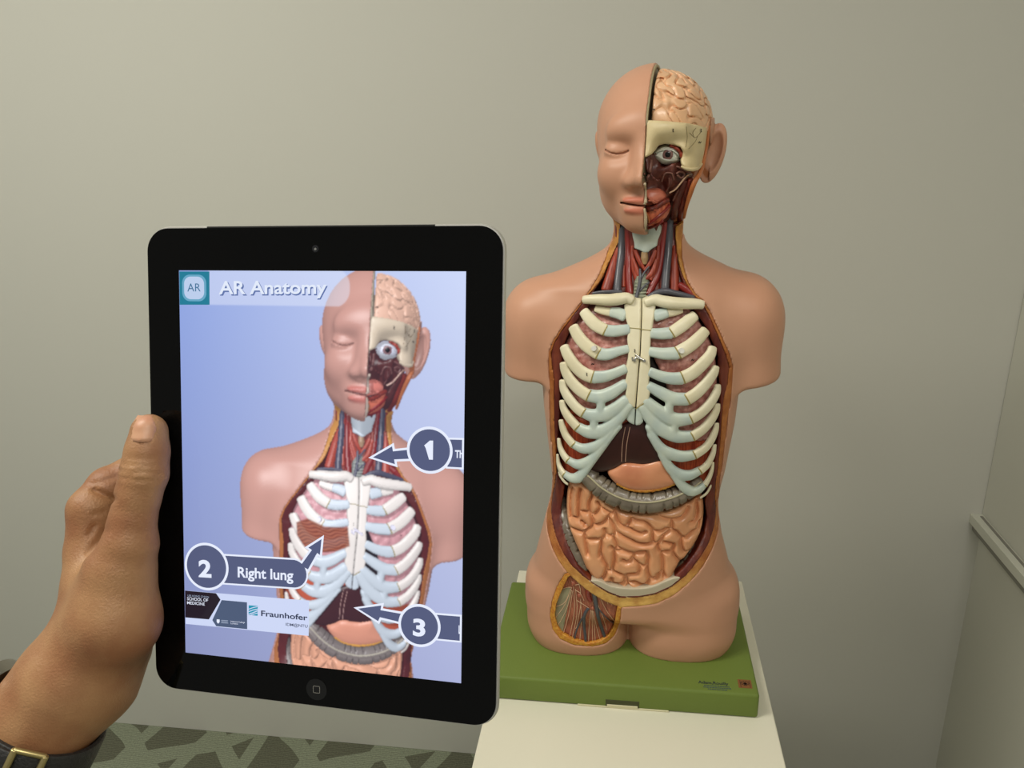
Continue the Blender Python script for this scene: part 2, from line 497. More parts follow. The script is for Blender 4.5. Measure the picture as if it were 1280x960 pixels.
# ------------------------------------------------------------------ outlines of the openings, read from the photo
OUT_CUT = [(766, 272), (766.4, 285), (765, 297), (761.7, 311), (755.7, 327.5), (748.6, 345), (739.8, 360), (735.5, 366), (725.6, 379.5), (714.7, 393.7),
           (701.6, 411), (691.7, 426.6), (686.2, 441), (686.2, 461), (687.4, 483), (687.3, 504.7), (688, 526.6), (688, 543), (690, 556),
           (691.7, 576), (691.7, 592.5), (689.5, 605), (685.5, 622), (683, 645), (684.5, 665), (690, 685), (699, 702.5), (709, 716), (726, 732), (742, 744), (757, 752.5),
           (776, 760), (800, 758), (820, 755), (840, 746), (860, 730), (877.5, 710), (890, 687.5), (897.5, 665), (900, 642.5), (898, 622.5),
           (899.5, 602.5), (902.5, 582.5), (905.5, 560), (909.4, 523.8), (913.8, 497.5), (915.4, 478), (916, 459), (911.6, 442), (900.6, 418), (889.7, 393.8),
           (878.8, 376), (869.5, 368), (861, 355), (855.8, 340.6), (852.5, 324), (852, 308), (853.6, 286), (855, 272)]
FAT_IN = [(774.5, 272), (775, 281.5), (774, 302), (766, 319), (759.5, 332), (754, 346), (748.6, 354), (742, 362.5), (736.5, 368), (727, 381), (716.2, 395), (703.2, 412.3),
          (693.5, 428), (688.8, 442), (690, 456), (692.8, 475), (692.8, 500), (692.6, 526), (693.5, 545), (695, 556), (695, 576), (695.5, 592.5), (693.5, 606),
          (690.5, 622), (688.5, 640), (690.5, 655), (696, 675), (705.5, 695), (714, 707), (730, 722), (745, 733), (760, 742), (776, 748), (800, 747.5), (820, 743.7),
          (840, 734.5), (857.5, 720), (872.5, 701.5), (886, 680), (893.5, 657.5), (895.3, 640), (893.5, 622), (895, 602), (897.5, 585), (899.5, 560), (902, 523.8),
          (905, 497), (909.4, 480), (911.6, 459), (907.5, 444), (896.8, 418), (886.2, 394), (875.3, 376), (866.7, 369), (859, 357), (853.4, 345), (848.6, 330), (845.6, 313), (844.6, 297), (844.6, 286), (845, 272)]
MUS_IN = [(775.5, 272), (776, 283), (775, 302), (767, 319), (760.5, 332), (755, 346), (749.5, 354), (743, 363), (741, 370), (737, 383), (725.5, 396.5), (713.5, 412), (706, 429),
          (703.7, 446), (702, 461), (700.5, 494), (700, 515.6), (698, 537.5), (696.5, 562), (696.5, 584), (700, 599), (705, 612), (702.8, 627.5), (700.5, 640), (702.5, 655), (709, 680),
          (722.5, 707), (740, 724.5), (760, 735), (776, 738.5), (790, 739), (820, 735), (837.5, 725.5), (855, 710), (870, 690), (880, 670), (884, 650), (881.5, 630), (886, 607.5), (891, 590),
          (894.6, 562), (899, 515.6), (900, 483), (898, 458), (898.5, 448), (892, 431), (881, 407), (869.5, 391), (862, 383), (858, 375), (856.5, 362), (851, 346), (846.6, 330), (844, 313), (843.4, 297), (843.4, 286), (843.8, 272)]
TH_OUT = [(706, 718), (696, 735), (690, 752.5), (687.5, 770), (691, 787.5), (700, 799), (717.5, 806.5), (740, 808.5), (757.5, 804.5), (768.5, 794), (774, 780), (776, 762.5), (778, 755), (760, 749), (742, 739.5), (726, 727), (714, 716)]
TH_IN = [(710, 722), (702.5, 738), (695.5, 755), (693.5, 770), (697, 783), (704, 792.5), (718, 800), (735, 804), (748, 802), (760, 795), (767, 783), (770, 768), (773, 752), (758, 744.5), (742, 735), (728, 724), (718, 716)]

def xz(P): return [(p[0], p[2]) for p in P]
P_OUT = xz(S(OUT_CUT)); P_FAT = xz(S(FAT_IN, .001)); P_MUS = xz(S(MUS_IN, .006)); P_TO = xz(S(TH_OUT)); P_TI = xz(S(TH_IN, .001))

def wide2d(X, Z, poly):
    x = X[:, 0, :]; z = Z[:, 0, :]
    return poly2d(x, z, poly)[:, None, :].astype(f32)
def face_cut(X, Y, Z):
    """region of the head that is opened: right front half plus the whole right skull cap"""
    u, v, w = to_head(X, Y, Z)
    c = np.maximum(-u, v - np.clip(.018 + .0 * w, -.1, .1))
    c = np.maximum(c, -.104 - w)
    cap = np.maximum(-u, .034 - w)
    return np.maximum(np.minimum(c, cap), u - np.where(w > .036, .2, .0675))
def skin_fn(B, X, Y, Z):
    D = wide2d(X, Z, P_OUT)
    cut = np.maximum(D, Y - (-.010 + np.clip(-D, 0, .042)))
    if Z.max() > 1.40: 
        hd = head_sdf(X, Y, Z)
        cut = np.maximum(cut, np.where(Z > 1.36, -hd, -1))
    else:
        zz = Z[:, :, Z[0, 0] > 1.36]
        if zz.shape[2]: cut[:, :, Z[0, 0] > 1.36] = np.maximum(cut[:, :, Z[0, 0] > 1.36], -head_sdf(X, Y, zz))
    d = np.maximum(B, -cut)
    th = np.maximum(wide2d(X, Z, P_TO), -(B + .011))
    th = np.maximum(th, Y)
    d = np.maximum(d, -th)
    fc = np.maximum(face_cut(X, Y, Z), -(B + .034))
    d = np.maximum(d, -fc)
    return d

# colours that are painted on the skin itself
SKIN = linv([205, 154, 125]); LIP = linv([204, 124, 100]); CUTC = linv([150, 138, 108])
def skin_cols(V):
    u, v, w = to_head(V[:, 0], V[:, 1], V[:, 2])
    b = bs(V[:, 0], V[:, 1], V[:, 2])
    C = np.tile(SKIN, (len(V), 1))
    inl = np.minimum(ell(np.abs(u), v, w, (.0080, -.088, -.0515), (.0185, .012, .0046)), ell(np.abs(u), v, w, (.0070, -.087, -.0635), (.0175, .012, .0050)))
    t = np.clip(.5 - inl / .0045, 0, 1)[:, None] * (v < -.06)[:, None]
    C = C * (1 - t) + LIP * t
    # gap between the lips
    g = np.clip(1.2 - line2d(u, w, MOUTH) / .0013, 0, 1)[:, None] * (v < -.06)[:, None]
    C = C * (1 - g) + linv([120, 46, 38]) * g
    lid = np.clip(1.2 - line2d(u, w, EYE_L) / .0012, 0, 1)[:, None] * (v < -.05)[:, None] * .6
    C = C * (1 - lid) + linv([140, 84, 62]) * lid
    # cut faces inside the shell
    k = np.clip((-b - .0035) / .0012, 0, 1)[:, None] * ((w > -.105) & (u < .02))[:, None]
    C = C * (1 - k) + CUTC * k
    k2 = np.clip((-b - .0035) / .0012, 0, 1)[:, None] * ((w <= -.105) | (u >= .02))[:, None]
    C = C * (1 - k2) + np.where((w > -.105)[:, None], linv([176, 108, 64]), linv([90, 34, 24])) * k2
    return C

M_skin = mat('skin_plastic', rgb(226, 168, 132), rough=.42, spec=.35, attr=True, var=(.97, .95, .94, 1), scale=9, sss=0.0)
ROOT = np.array([0.0, 0.0, PED_Z])
model = empty('anatomical_torso_model', ROOT.tolist(), 'life-size plastic anatomical torso with exposed organs on a flat green base', 'anatomical model')
def part(name, V, Q, m, parent=None, **k):
    return mesh_obj(name, V, Q, m, parent or model, ROOT, **k)

ZSPLIT = 1.401
def build_skin():
    # trunk from the coarse field
    kz = int((ZSPLIT - GLO[2]) / GH)
    zt = GLO[2] + kz * GH
    f = skin_fn(BG[:, :, :kz + 2], gX, gY, gZ[:, :, :kz + 2])
    V1, Q1 = surface_nets(f, GLO, GH)
    h = 0.0012
    lo = np.array([-.060, -.132, zt]); hi = np.array([.132, .100, 1.612])
    X, Y, Z = grid(lo, hi, h)
    B = body_sdf(X, Y, Z)
    f2 = skin_fn(B, X, Y, Z)
    V2, Q2 = surface_nets(f2, lo, h)
    V1 = relax_mesh(V1, Q1, 1); V2 = relax_mesh(V2, Q2, 1)
    V, Q = np.concatenate([V1, V2]), np.concatenate([Q1, Q2 + len(V1)])
    return part('skin', V, Q, M_skin, colattr=skin_cols(V))
build_skin()
# ------------------------------------------------------------------ green base plate
M_green = mat('green_plastic', rgb(106, 124, 54), rough=.55, spec=.3, bump=.25, bscale=900)
x0, x1, y0, y1 = -.191, .192, -.123, .118
bm = bmesh.new()
add_box(bm, (x0, y0, PED_Z), (x1, y1, BASE_Z), .0045, 3)
base = bm_obj('base_plate', bm, M_green, model, smooth=True, origin=ROOT, autosharp=40)
# drawer-like latch slot along the front edge
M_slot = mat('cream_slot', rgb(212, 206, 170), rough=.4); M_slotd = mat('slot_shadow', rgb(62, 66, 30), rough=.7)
def onfront(px, py): return Py(px, py, y0)
a = onfront(722, 880.5); b = onfront(836, 886.5); c = onfront(757, 875.5); d = onfront(799, 878)
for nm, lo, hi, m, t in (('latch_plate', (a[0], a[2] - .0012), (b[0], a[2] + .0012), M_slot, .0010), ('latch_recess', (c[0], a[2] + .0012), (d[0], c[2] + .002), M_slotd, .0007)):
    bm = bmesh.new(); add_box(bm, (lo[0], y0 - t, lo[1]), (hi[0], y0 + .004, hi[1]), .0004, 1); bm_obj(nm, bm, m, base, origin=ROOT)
bm = bmesh.new(); add_box(bm, (c[0] + .002, y0 - .0013, a[2] + .0012), (d[0] - .002, y0 + .004, a[2] + .0052), .0004, 1); bm_obj('latch_tab', bm, M_slot, base, origin=ROOT)
# printed maker's mark and square emblem on the top
M_ink = mat('dark_blue_print', rgb(28, 38, 52), rough=.6); M_ink2 = mat('small_blue_print', rgb(58, 78, 84), rough=.6)
M_em = mat('copper_emblem', rgb(128, 82, 42), rough=.5); M_emd = mat('emblem_print', rgb(52, 30, 20), rough=.5)
def onbase(px, py): 
    q = Pz(px, py, BASE_Z); return q
zt = BASE_Z + .0002
p = onbase(873, 853.5); q = onbase(913, 855)
def mtx(x, y, z): return Matrix.Translation((x - ROOT[0], y - ROOT[1], z - ROOT[2]))
text_mesh('printed_text', 'Adam,Rouilly', .0080, M_ink, base, mtx(p[0], p[1] - .001, zt), bold=.02, xscale=(q[0] - p[0]) / .0460)
for k, s in enumerate(['LONDON  ANATOMICAL  MODELS', 'MADE IN GERMANY']):
    pass
bm = bmesh.new()
for r in range(3):
    w = [.034, .036, .024][r]; cx = (p[0] + q[0]) / 2 + .002; yy = p[1] - .0052 - r * .0034
    xx = cx - w / 2
    while xx < cx + w / 2:
        l = random.uniform(.0012, .0034)
        add_box(bm, (xx, yy, zt - .0001), (xx + l, yy + .0016, zt + .0001)); xx += l + .0007
bm_obj('fine_print', bm, M_ink2, base, origin=ROOT)
e = onbase(931.5, 855)
bm = bmesh.new(); add_box(bm, (e[0] - .0098, e[1] - .0085, zt - .0001), (e[0] + .0088, e[1] + .0085, zt + .0001)); em = bm_obj('emblem', bm, M_em, base, origin=ROOT)
bm = bmesh.new()
for i in range(10):
    a0 = math.pi * 2 * i / 10; 
    add_box(bm, (e[0] + .0052 * math.cos(a0) - .0009, e[1] + .0012 + .0042 * math.sin(a0) - .0008, zt), (e[0] + .0052 * math.cos(a0) + .0009, e[1] + .0012 + .0042 * math.sin(a0) + .0008, zt + .0002))
add_box(bm, (e[0] - .003, e[1] - .0012, zt), (e[0] + .003, e[1] + .002, zt + .0002)); add_box(bm, (e[0] - .0012, e[1] - .003, zt), (e[0] + .0012, e[1] + .003, zt + .0002))
add_box(bm, (e[0] - .0070, e[1] - .0072, zt), (e[0] - .0062, e[1] + .0072, zt + .0002)); add_box(bm, (e[0] + .0060, e[1] - .0072, zt), (e[0] + .0066, e[1] + .0072, zt + .0002))
bm_obj('emblem_drawing', bm, M_emd, base, origin=ROOT)
# ------------------------------------------------------------------ materials of the organs
M_fat = mat('yellow_fat', rgb(214, 156, 62), rough=.5, var=rgb(196, 120, 40), scale=260, bump=.9, bscale=520, detail=2)
M_fat2 = mat('orange_fat', rgb(196, 128, 56), rough=.5, attr=True, var=(.72, .58, .5, 1), scale=70, bump=.8, bscale=480, detail=4)
M_mus = mat('dark_muscle', rgb(92, 32, 25), rough=.40, var=rgb(138, 66, 38), scale=70, stretch=(1, 1, .18), bump=.5, bscale=300, lo=.45, hi=.75)
M_mus2 = mat('purple_muscle', rgb(98, 30, 40), rough=.45, var=rgb(150, 78, 74), scale=420, bump=.4, bscale=500, lo=.52, hi=.72)
M_bone = mat('cream_bone', rgb(238, 230, 200), rough=.33, spec=.45, var=rgb(228, 218, 184), scale=30)
M_cart = mat('blue_white_cartilage', rgb(206, 216, 202), rough=.33, spec=.45, var=rgb(190, 204, 198), scale=40)
M_seam = mat('olive_seam', rgb(160, 146, 84), rough=.5)
M_black = mat('black_gap', rgb(14, 10, 10), rough=.7)
M_lung = mat('mauve_lung', rgb(212, 156, 144), rough=.34, var=rgb(166, 102, 92), scale=150, bump=.7, bscale=300, coat=.25)
M_dia = mat('orange_diaphragm', rgb(196, 92, 54), rough=.5, var=rgb(150, 52, 28), scale=90, stretch=(6, 1, .5))
M_liver = mat('maroon_liver', rgb(66, 28, 24), rough=.38, var=rgb(52, 20, 18), scale=25, coat=.15)
M_lig = mat('pale_ligament', rgb(190, 150, 128), rough=.5)
M_stom = mat('salmon_stomach', rgb(222, 152, 112), rough=.30, var=rgb(208, 132, 96), scale=28, coat=.3)
M_colon = mat('grey_colon', rgb(122, 112, 96), rough=.34, var=rgb(104, 94, 80), scale=60, coat=.15)
M_taenia = mat('pale_taenia', rgb(176, 168, 136), rough=.4)
M_int = mat('peach_intestine', rgb(228, 166, 120), rough=.32, var=rgb(214, 148, 104), scale=26, coat=.25, spec=.45)
M_peri = mat('grey_peritoneum', rgb(196, 184, 160), rough=.35)
M_red = mat('red_muscle', rgb(172, 72, 48), rough=.4, var=rgb(128, 42, 28), scale=120, stretch=(3, 1, .3))
M_art = mat('dark_red_artery', rgb(136, 36, 30), rough=.35, coat=.2)
M_vein = mat('slate_vein', rgb(78, 78, 86), rough=.38, coat=.15)
M_nerve = mat('pale_nerve', rgb(222, 184, 150), rough=.4)
M_steel = mat('steel', rgb(200, 198, 190), rough=.22, metal=1.0)
M_groin = mat('pink_groin_muscle', rgb(176, 104, 76), rough=.42, var=rgb(140, 74, 56), scale=140, stretch=(3, 1, .3))
M_fascia = mat('grey_green_fascia', rgb(152, 146, 116), rough=.45, var=rgb(132, 124, 98), scale=40)
M_ink_s = mat('black_number_print', rgb(40, 30, 24), rough=.6)

def bbox_of(P, pad):
    P = np.asarray(P); return P.min(0) - pad, P.max(0) + pad

# ------------------------------------------------------------------ cut layers round the opening
def sub_grid_fn(name, fn, lo, hi, h, m, parent=None, relax=1, label=None, colfn=None):
    return sdf_obj(name, fn, np.array(lo), np.array(hi), h, m, parent or model, ROOT, relax=relax, label=label, colfn=colfn)
def hd_lim(X, Y, Z):
    r = np.full(np.broadcast(X, Y, Z).shape, -1.0, f32); k = Z[0, 0] > 1.36
    if k.any(): r[:, :, k] = -head_sdf(X, Y, Z[:, :, k]) + .0003
    return r
lo_t = np.array([-.135, -.125, .800]); hi_t = np.array([.185, .055, 1.440])
def fat_fn(X, Y, Z):
    B = bs(X, Y, Z); D = wide2d(X, Z, P_OUT); Di = wide2d(X, Z, P_FAT)
    d = np.maximum(B + .0006 + .20 * np.clip(-D, 0, .01), D - .0004); d = np.maximum(d, -Di)
    return np.maximum(np.maximum(d, Y - (-.006)), hd_lim(X, Y, Z))
def fat_cols(V):
    t = np.clip((.965 - V[:, 2]) / .06, 0, 1)[:, None]; t2 = np.clip((V[:, 2] - 1.31) / .05, 0, 1)[:, None]
    C = linv([186, 116, 56]) * (1 - t) + linv([230, 184, 100]) * t
    return C * (1 - t2) + linv([206, 146, 66]) * t2
sub_grid_fn('fat_layer', fat_fn, lo_t, hi_t, .0017, M_fat2, colfn=fat_cols)
def mus_fn(X, Y, Z):
    B = bs(X, Y, Z); D = wide2d(X, Z, P_FAT); Di = wide2d(X, Z, P_MUS); Do = wide2d(X, Z, P_OUT)
    cavity = np.maximum(Di, Y - (-.016 + 1.0 * np.clip(-Di, 0, .038)))
    d = np.maximum(B + .0016 + .55 * np.clip(-D, 0, .03), D - .0002); d = smax(d, -cavity, .002)
    return np.maximum(np.maximum(d, Y - (-.006 + np.clip(-Do, 0, .042))), hd_lim(X, Y, Z))
sub_grid_fn('muscle_wall', mus_fn, lo_t, hi_t, .0019, M_mus)

# ------------------------------------------------------------------ generic organ lying on the (sunk) body surface
def plate(name, px, off, thick, m, h=.0012, pillow=0.0, pw=.006, k=.002, noise=None, parent=None, smooth=True, off_pts=None, label=None, extra=None, relax=1):
    P = S(smooth_poly(px, 4) if smooth else px, off if off_pts is None else off_pts)
    poly = xz(P)
    lo, hi = bbox_of(P, .004); lo[1] -= pillow + .004; hi[1] += thick + .004
    def fn(X, Y, Z):
        B = bs(X, Y, Z); D = wide2d(X, Z, poly)
        o = B + off
        if pillow: o = o - pillow * (1 - np.exp(np.minimum(D, 0) / pw)) 
        if noise: o = o + noise(X, Y, Z)
        d = smax(o, D, k)
        d = np.maximum(d, -(B + off + thick))
        if extra: d = extra(d, X, Y, Z, B, D)
        return d
    return sub_grid_fn(name, fn, lo, hi, h, m, parent, label=label, relax=relax)
def cord(name, px, off, r, m, parent=None, n=24, flat=1.0, k=10, lift=None, p=2.0):
    """tube along a traced line; r in pixels (half width)"""
    C = catmull(px, n); off = np.interp(np.linspace(0, 1, n), np.linspace(0, 1, np.size(off)), np.atleast_1d(off))
    P, Nn = Sn(C, off)
    for _ in range(2): P[1:-1] = (P[:-2] + 2 * P[1:-1] + P[2:]) / 4; Nn[1:-1] = (Nn[:-2] + 2 * Nn[1:-1] + Nn[2:]) / 4
    rr = np.interp(np.linspace(0, 1, n), np.linspace(0, 1, np.size(r)), np.atleast_1d(r)) * (P[:, 1] - CAM[1]) / FOC
    V, Q = sweep(P, rr, rr * flat, Nn, k=k, p=p)
    return part(name, V, Q, m, parent)
def zc(x0, y0, sc, pts): return [(x0 + x / sc, y0 + y / sc) for x, y in pts]
SA = 9.143

# ------------------------------------------------------------------ thigh window
def thfat(X, Y, Z):
    B = bs(X, Y, Z); D = wide2d(X, Z, P_TO); Di = wide2d(X, Z, P_TI)
    d = np.maximum(np.maximum(B + .0004, D - .0003), -np.maximum(Di, -(B + .011))); d = np.maximum(d, -(B + .0125)); d = np.maximum(d, wide2d(X, Z, P_OUT) * -1 - .0006)
    return np.maximum(d, Y)
lo_h, hi_h = bbox_of(np.array([(p[0], -.05, p[1]) for p in P_TO]), .006); lo_h[1] = -.115; hi_h[1] = -.0
sub_grid_fn('groin_fat_rim', thfat, lo_h, hi_h, .0012, M_fat)
def thmus(X, Y, Z):
    B = bs(X, Y, Z); Di = wide2d(X, Z, P_TI)
    d = smax(B + .0055 + .0006 * np.sin(X * 1600 + Z * 500), Di - .0003, .002); d = np.maximum(d, -(B + .0145))
    return np.maximum(d, Y)
groin = sub_grid_fn('groin_muscle', thmus, lo_h, hi_h, .0012, M_groin)
ZG = (660, 720, SA)
fas = plate('fascia', zc(*ZG, [(400, 150), (480, 130), (500, 200), (470, 330), (440, 450), (420, 560), (390, 680), (330, 600), (305, 480), (315, 340), (345, 230)]), .0046, .002, M_fascia, parent=groin)
for nm, pts, r, m in (
    ('femoral_vein', [(752, 175), (760, 230), (780, 340), (800, 460), (840, 590), (880, 700)], (3.6, 3.2, 2.6, 2.3), M_vein),
    ('saphenous_vein', [(690, 370), (645, 440), (640, 560), (655, 680), (660, 770)], (2.2, 2.3, 2.2, 2.0), M_vein),
    ('vein_branch', [(640, 450), (590, 540), (545, 650), (527, 750)], (1.3, 1.2, 1.2), M_vein),
    ('vein_branch', [(810, 380), (870, 450), (930, 510), (985, 540)], (1.1, .9, .8), M_vein),
    ('femoral_artery', [(690, 160), (684, 200), (692, 245), (715, 290)], (4.2, 4.0, 3.0), M_art)):
    cord(nm, zc(*ZG, pts), .0042, np.array(r), m, groin, n=18, flat=.7)
nl = []
for a, b, c in (((500, 130), (420, 300), (320, 350)), ((490, 150), (420, 330), (320, 470)), ((500, 160), (440, 380), (330, 590)), ((510, 170), (470, 420), (400, 670)),
                ((520, 120), (530, 400), (470, 720)), ((545, 150), (560, 420), (500, 740)), ((600, 250), (610, 500), (590, 760)), ((720, 390), (700, 560), (690, 760)),
                ((730, 400), (735, 580), (740, 770)), ((745, 400), (780, 570), (830, 750)), ((800, 330), (860, 480), (900, 620)), ((830, 260), (900, 400), (990, 520)),
                ((490, 130), (450, 130), (400, 145)), ((860, 190), (930, 280), (960, 330)), ((560, 280), (640, 330), (700, 370)), ((540, 160), (600, 200), (640, 280)), ((610, 300), (560, 560), (545, 600)),
                ((735, 390), (760, 600), (770, 760)), ((880, 200), (900, 260), (910, 320)), ((570, 60), (600, 160), (590, 260)), ((500, 60), (540, 100), (600, 90))):
    C = catmull(zc(*ZG, (a, b, c)), 14); P, Nn = Sn(C, .0046); nl.append(sweep(P, .00045, .0005, Nn, k=6))
V, Q = merge(nl); part('nerve_fibres', V, Q, M_nerve, groin)
lm = []
for x, y, r in ((590, 230, 32), (520, 90, 30), (600, 60, 25), (740, 370, 24)):
    P, Nn = Sn(zc(*ZG, [(x, y)]), .0045); q = r / SA / FOC * 1.0
    bm = bmesh.new(); bmesh.ops.create_icosphere(bm, subdivisions=2, radius=q, matrix=Matrix.Translation(P[0].tolist()) @ Matrix.Diagonal((1, .6, 1.2, 1)))
    lm.append((np.array([v.co for v in bm.verts]), [[v.index for v in fc.verts] for fc in bm.faces])); bm.free()
V, Q = merge(lm); part('lymph_node', V, Q, M_groin, groin)

# ------------------------------------------------------------------ lungs, heart sac, diaphragm
def lungnoise(X, Y, Z): return .0005 * wnoise(X, Y, Z, 90, 3) 
plate('lung', [(742, 384), (790, 395), (797, 440), (794, 490), (783, 512), (760, 523), (735, 517), (716, 500), (703, 470), (704, 440), (716, 410), (728, 392)], .0125, .03, M_lung, h=.0016, k=.006, noise=lungnoise, label='mauve lung on the left of the picture')
plate('lung', [(812, 392), (850, 384), (862, 388), (880, 412), (893, 440), (897, 480), (896, 520), (892, 548), (866, 552), (848, 540), (836, 510), (832, 480), (820, 455), (812, 430)], .0125, .03, M_lung, h=.0016, k=.006, noise=lungnoise, label='mauve lung on the right of the picture')
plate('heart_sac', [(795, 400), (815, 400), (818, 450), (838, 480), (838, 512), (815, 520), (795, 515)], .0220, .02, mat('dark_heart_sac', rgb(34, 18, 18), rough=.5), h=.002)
plate('diaphragm', [(700, 515), (720, 522), (745, 524), (775, 512), (792, 524), (780, 545), (745, 590), (715, 602), (702, 590), (697, 560)], .0145, .02, M_dia, h=.0017, k=.004)
plate('diaphragm', [(808, 524), (826, 520), (846, 530), (868, 548), (892, 552), (893, 580), (884, 610), (870, 618), (850, 610), (836, 585), (822, 560)], .0145, .02, M_dia, h=.0017, k=.004)
liver = plate('liver', [(790, 526), (806, 526), (822, 548), (832, 574), (828, 579), (805, 582), (783, 580), (768, 587), (752, 591), (738, 589), (732, 580), (748, 560), (770, 535)], .0125, .03, M_liver, h=.0013, k=.004, pillow=.004)
nl = []
for pts in ([(781.5, 534), (778, 555), (777, 577)], [(787.5, 534), (783.5, 555), (781.8, 577)]):
    P, Nn = Sn(catmull(pts, 12), .0083); nl.append(sweep(P, .0005, .0006, Nn, k=6))
V, Q = merge(nl); part('ligament', V, Q, M_lig, liver)
stomach = plate('stomach', [(759, 591), (770, 584), (782, 578), (805, 579), (828, 574), (838, 586), (850, 602), (832, 611), (806, 615), (785, 613), (769, 605)], .0115, .03, M_stom, h=.0012, k=.005, pillow=.007, pw=.006)
fl = []
C = catmull([(772, 604), (785, 610.5), (805, 613.5), (828, 610), (845, 603)], 40)
P, Nn = Sn(C, .0095); V, Q = sweep(P, .0030 + .0006 * np.sin(np.arange(40) * 1.9), .0022, Nn, k=8); part('stomach_fat_fringe', V, Q, M_fat, stomach)

# ------------------------------------------------------------------ large intestine with pouches
def colon(name, px, r, off, seg, label=None, taenia=True, n=150, flat=.85):
    C = catmull(px, n); P, Nn = Sn(C, off)
    for _ in range(6): P[1:-1] = (P[:-2] + 2 * P[1:-1] + P[2:]) / 4; Nn[1:-1] = (Nn[:-2] + 2 * Nn[1:-1] + Nn[2:]) / 4
    vw = CAM - P; vw /= np.linalg.norm(vw, axis=1)[:, None]; Nn = Nn * .05 + vw * .95; Nn /= np.linalg.norm(Nn, axis=1)[:, None]
    r = np.interp(np.linspace(0, 1, n), np.linspace(0, 1, len(r)), r) * (P[:, 1] - CAM[1]) / FOC
    s = np.concatenate([[0], np.cumsum(np.linalg.norm(np.diff(P, axis=0), axis=1))])
    rs = np.random.RandomState(len(px)); sc = s / seg; ph = .35 * np.sin(sc * 1.7 + 1) 
    k = 36; T = np.gradient(P, axis=0); T /= np.linalg.norm(T, axis=1)[:, None]
    Sd = np.cross(T, Nn); Sd /= np.linalg.norm(Sd, axis=1)[:, None]; U = np.cross(Sd, T)
    V = []
    for j in range(k):
        a = 2 * math.pi * j / k; side = math.cos(a)
        shift = .0 if side > 0 else .5
        fr = np.abs(((sc + ph + shift) % 1.0) - .5) * 2          # 1 at a groove
        groove = np.clip((fr - .74) / .26, 0, 1) ** 1.3
        tan = abs(math.sin(a)) > .93
        q = r * (1 - (.05 if tan else .30) * groove) * (1 - (.06 if tan else 0))
        V.append(P + Sd * (q * side)[:, None] + U * (q * flat * math.sin(a))[:, None])
    V = np.stack(V, 1).reshape(-1, 3)
    Q = [[i * k + j, (i + 1) * k + j, (i + 1) * k + (j + 1) % k, i * k + (j + 1) % k] for i in range(n - 1) for j in range(k)]
    Q += [[j for j in range(k)], [(n - 1) * k + j for j in range(k)][::-1]]
    o = part(name, V, Q, M_colon, label=label)
    if taenia:
        PT = P + U * (r * flat * .97)[:, None]; v, q = sweep(PT[3:-3], .0013, .0009, U[3:-3], k=8); part('taenia', v, q, M_taenia, o)
    return o
colon('transverse_colon', [(726, 588), (737, 596), (752, 609.5), (771, 620.5), (792, 626.5), (815, 627.5), (840, 622), (862, 612), (876, 602)], (10, 13, 15, 15.5, 15.5, 15.5, 15, 13.5, 11, 10), .0115, .0130)
colon('ascending_colon', [(703, 612), (703, 630), (706, 650), (711, 670), (717.5, 688), (725, 702), (731, 712)], (6.5, 7, 8, 9, 9.5, 10, 9), .0170, .0135, taenia=False)
colon('descending_colon', [(886, 612), (885, 640), (882, 662), (873, 683), (860, 702), (846, 718), (832, 729), (818, 733)], (6.5, 7, 8, 8.5, 8.5, 8, 7), .0200, .0125, taenia=False)

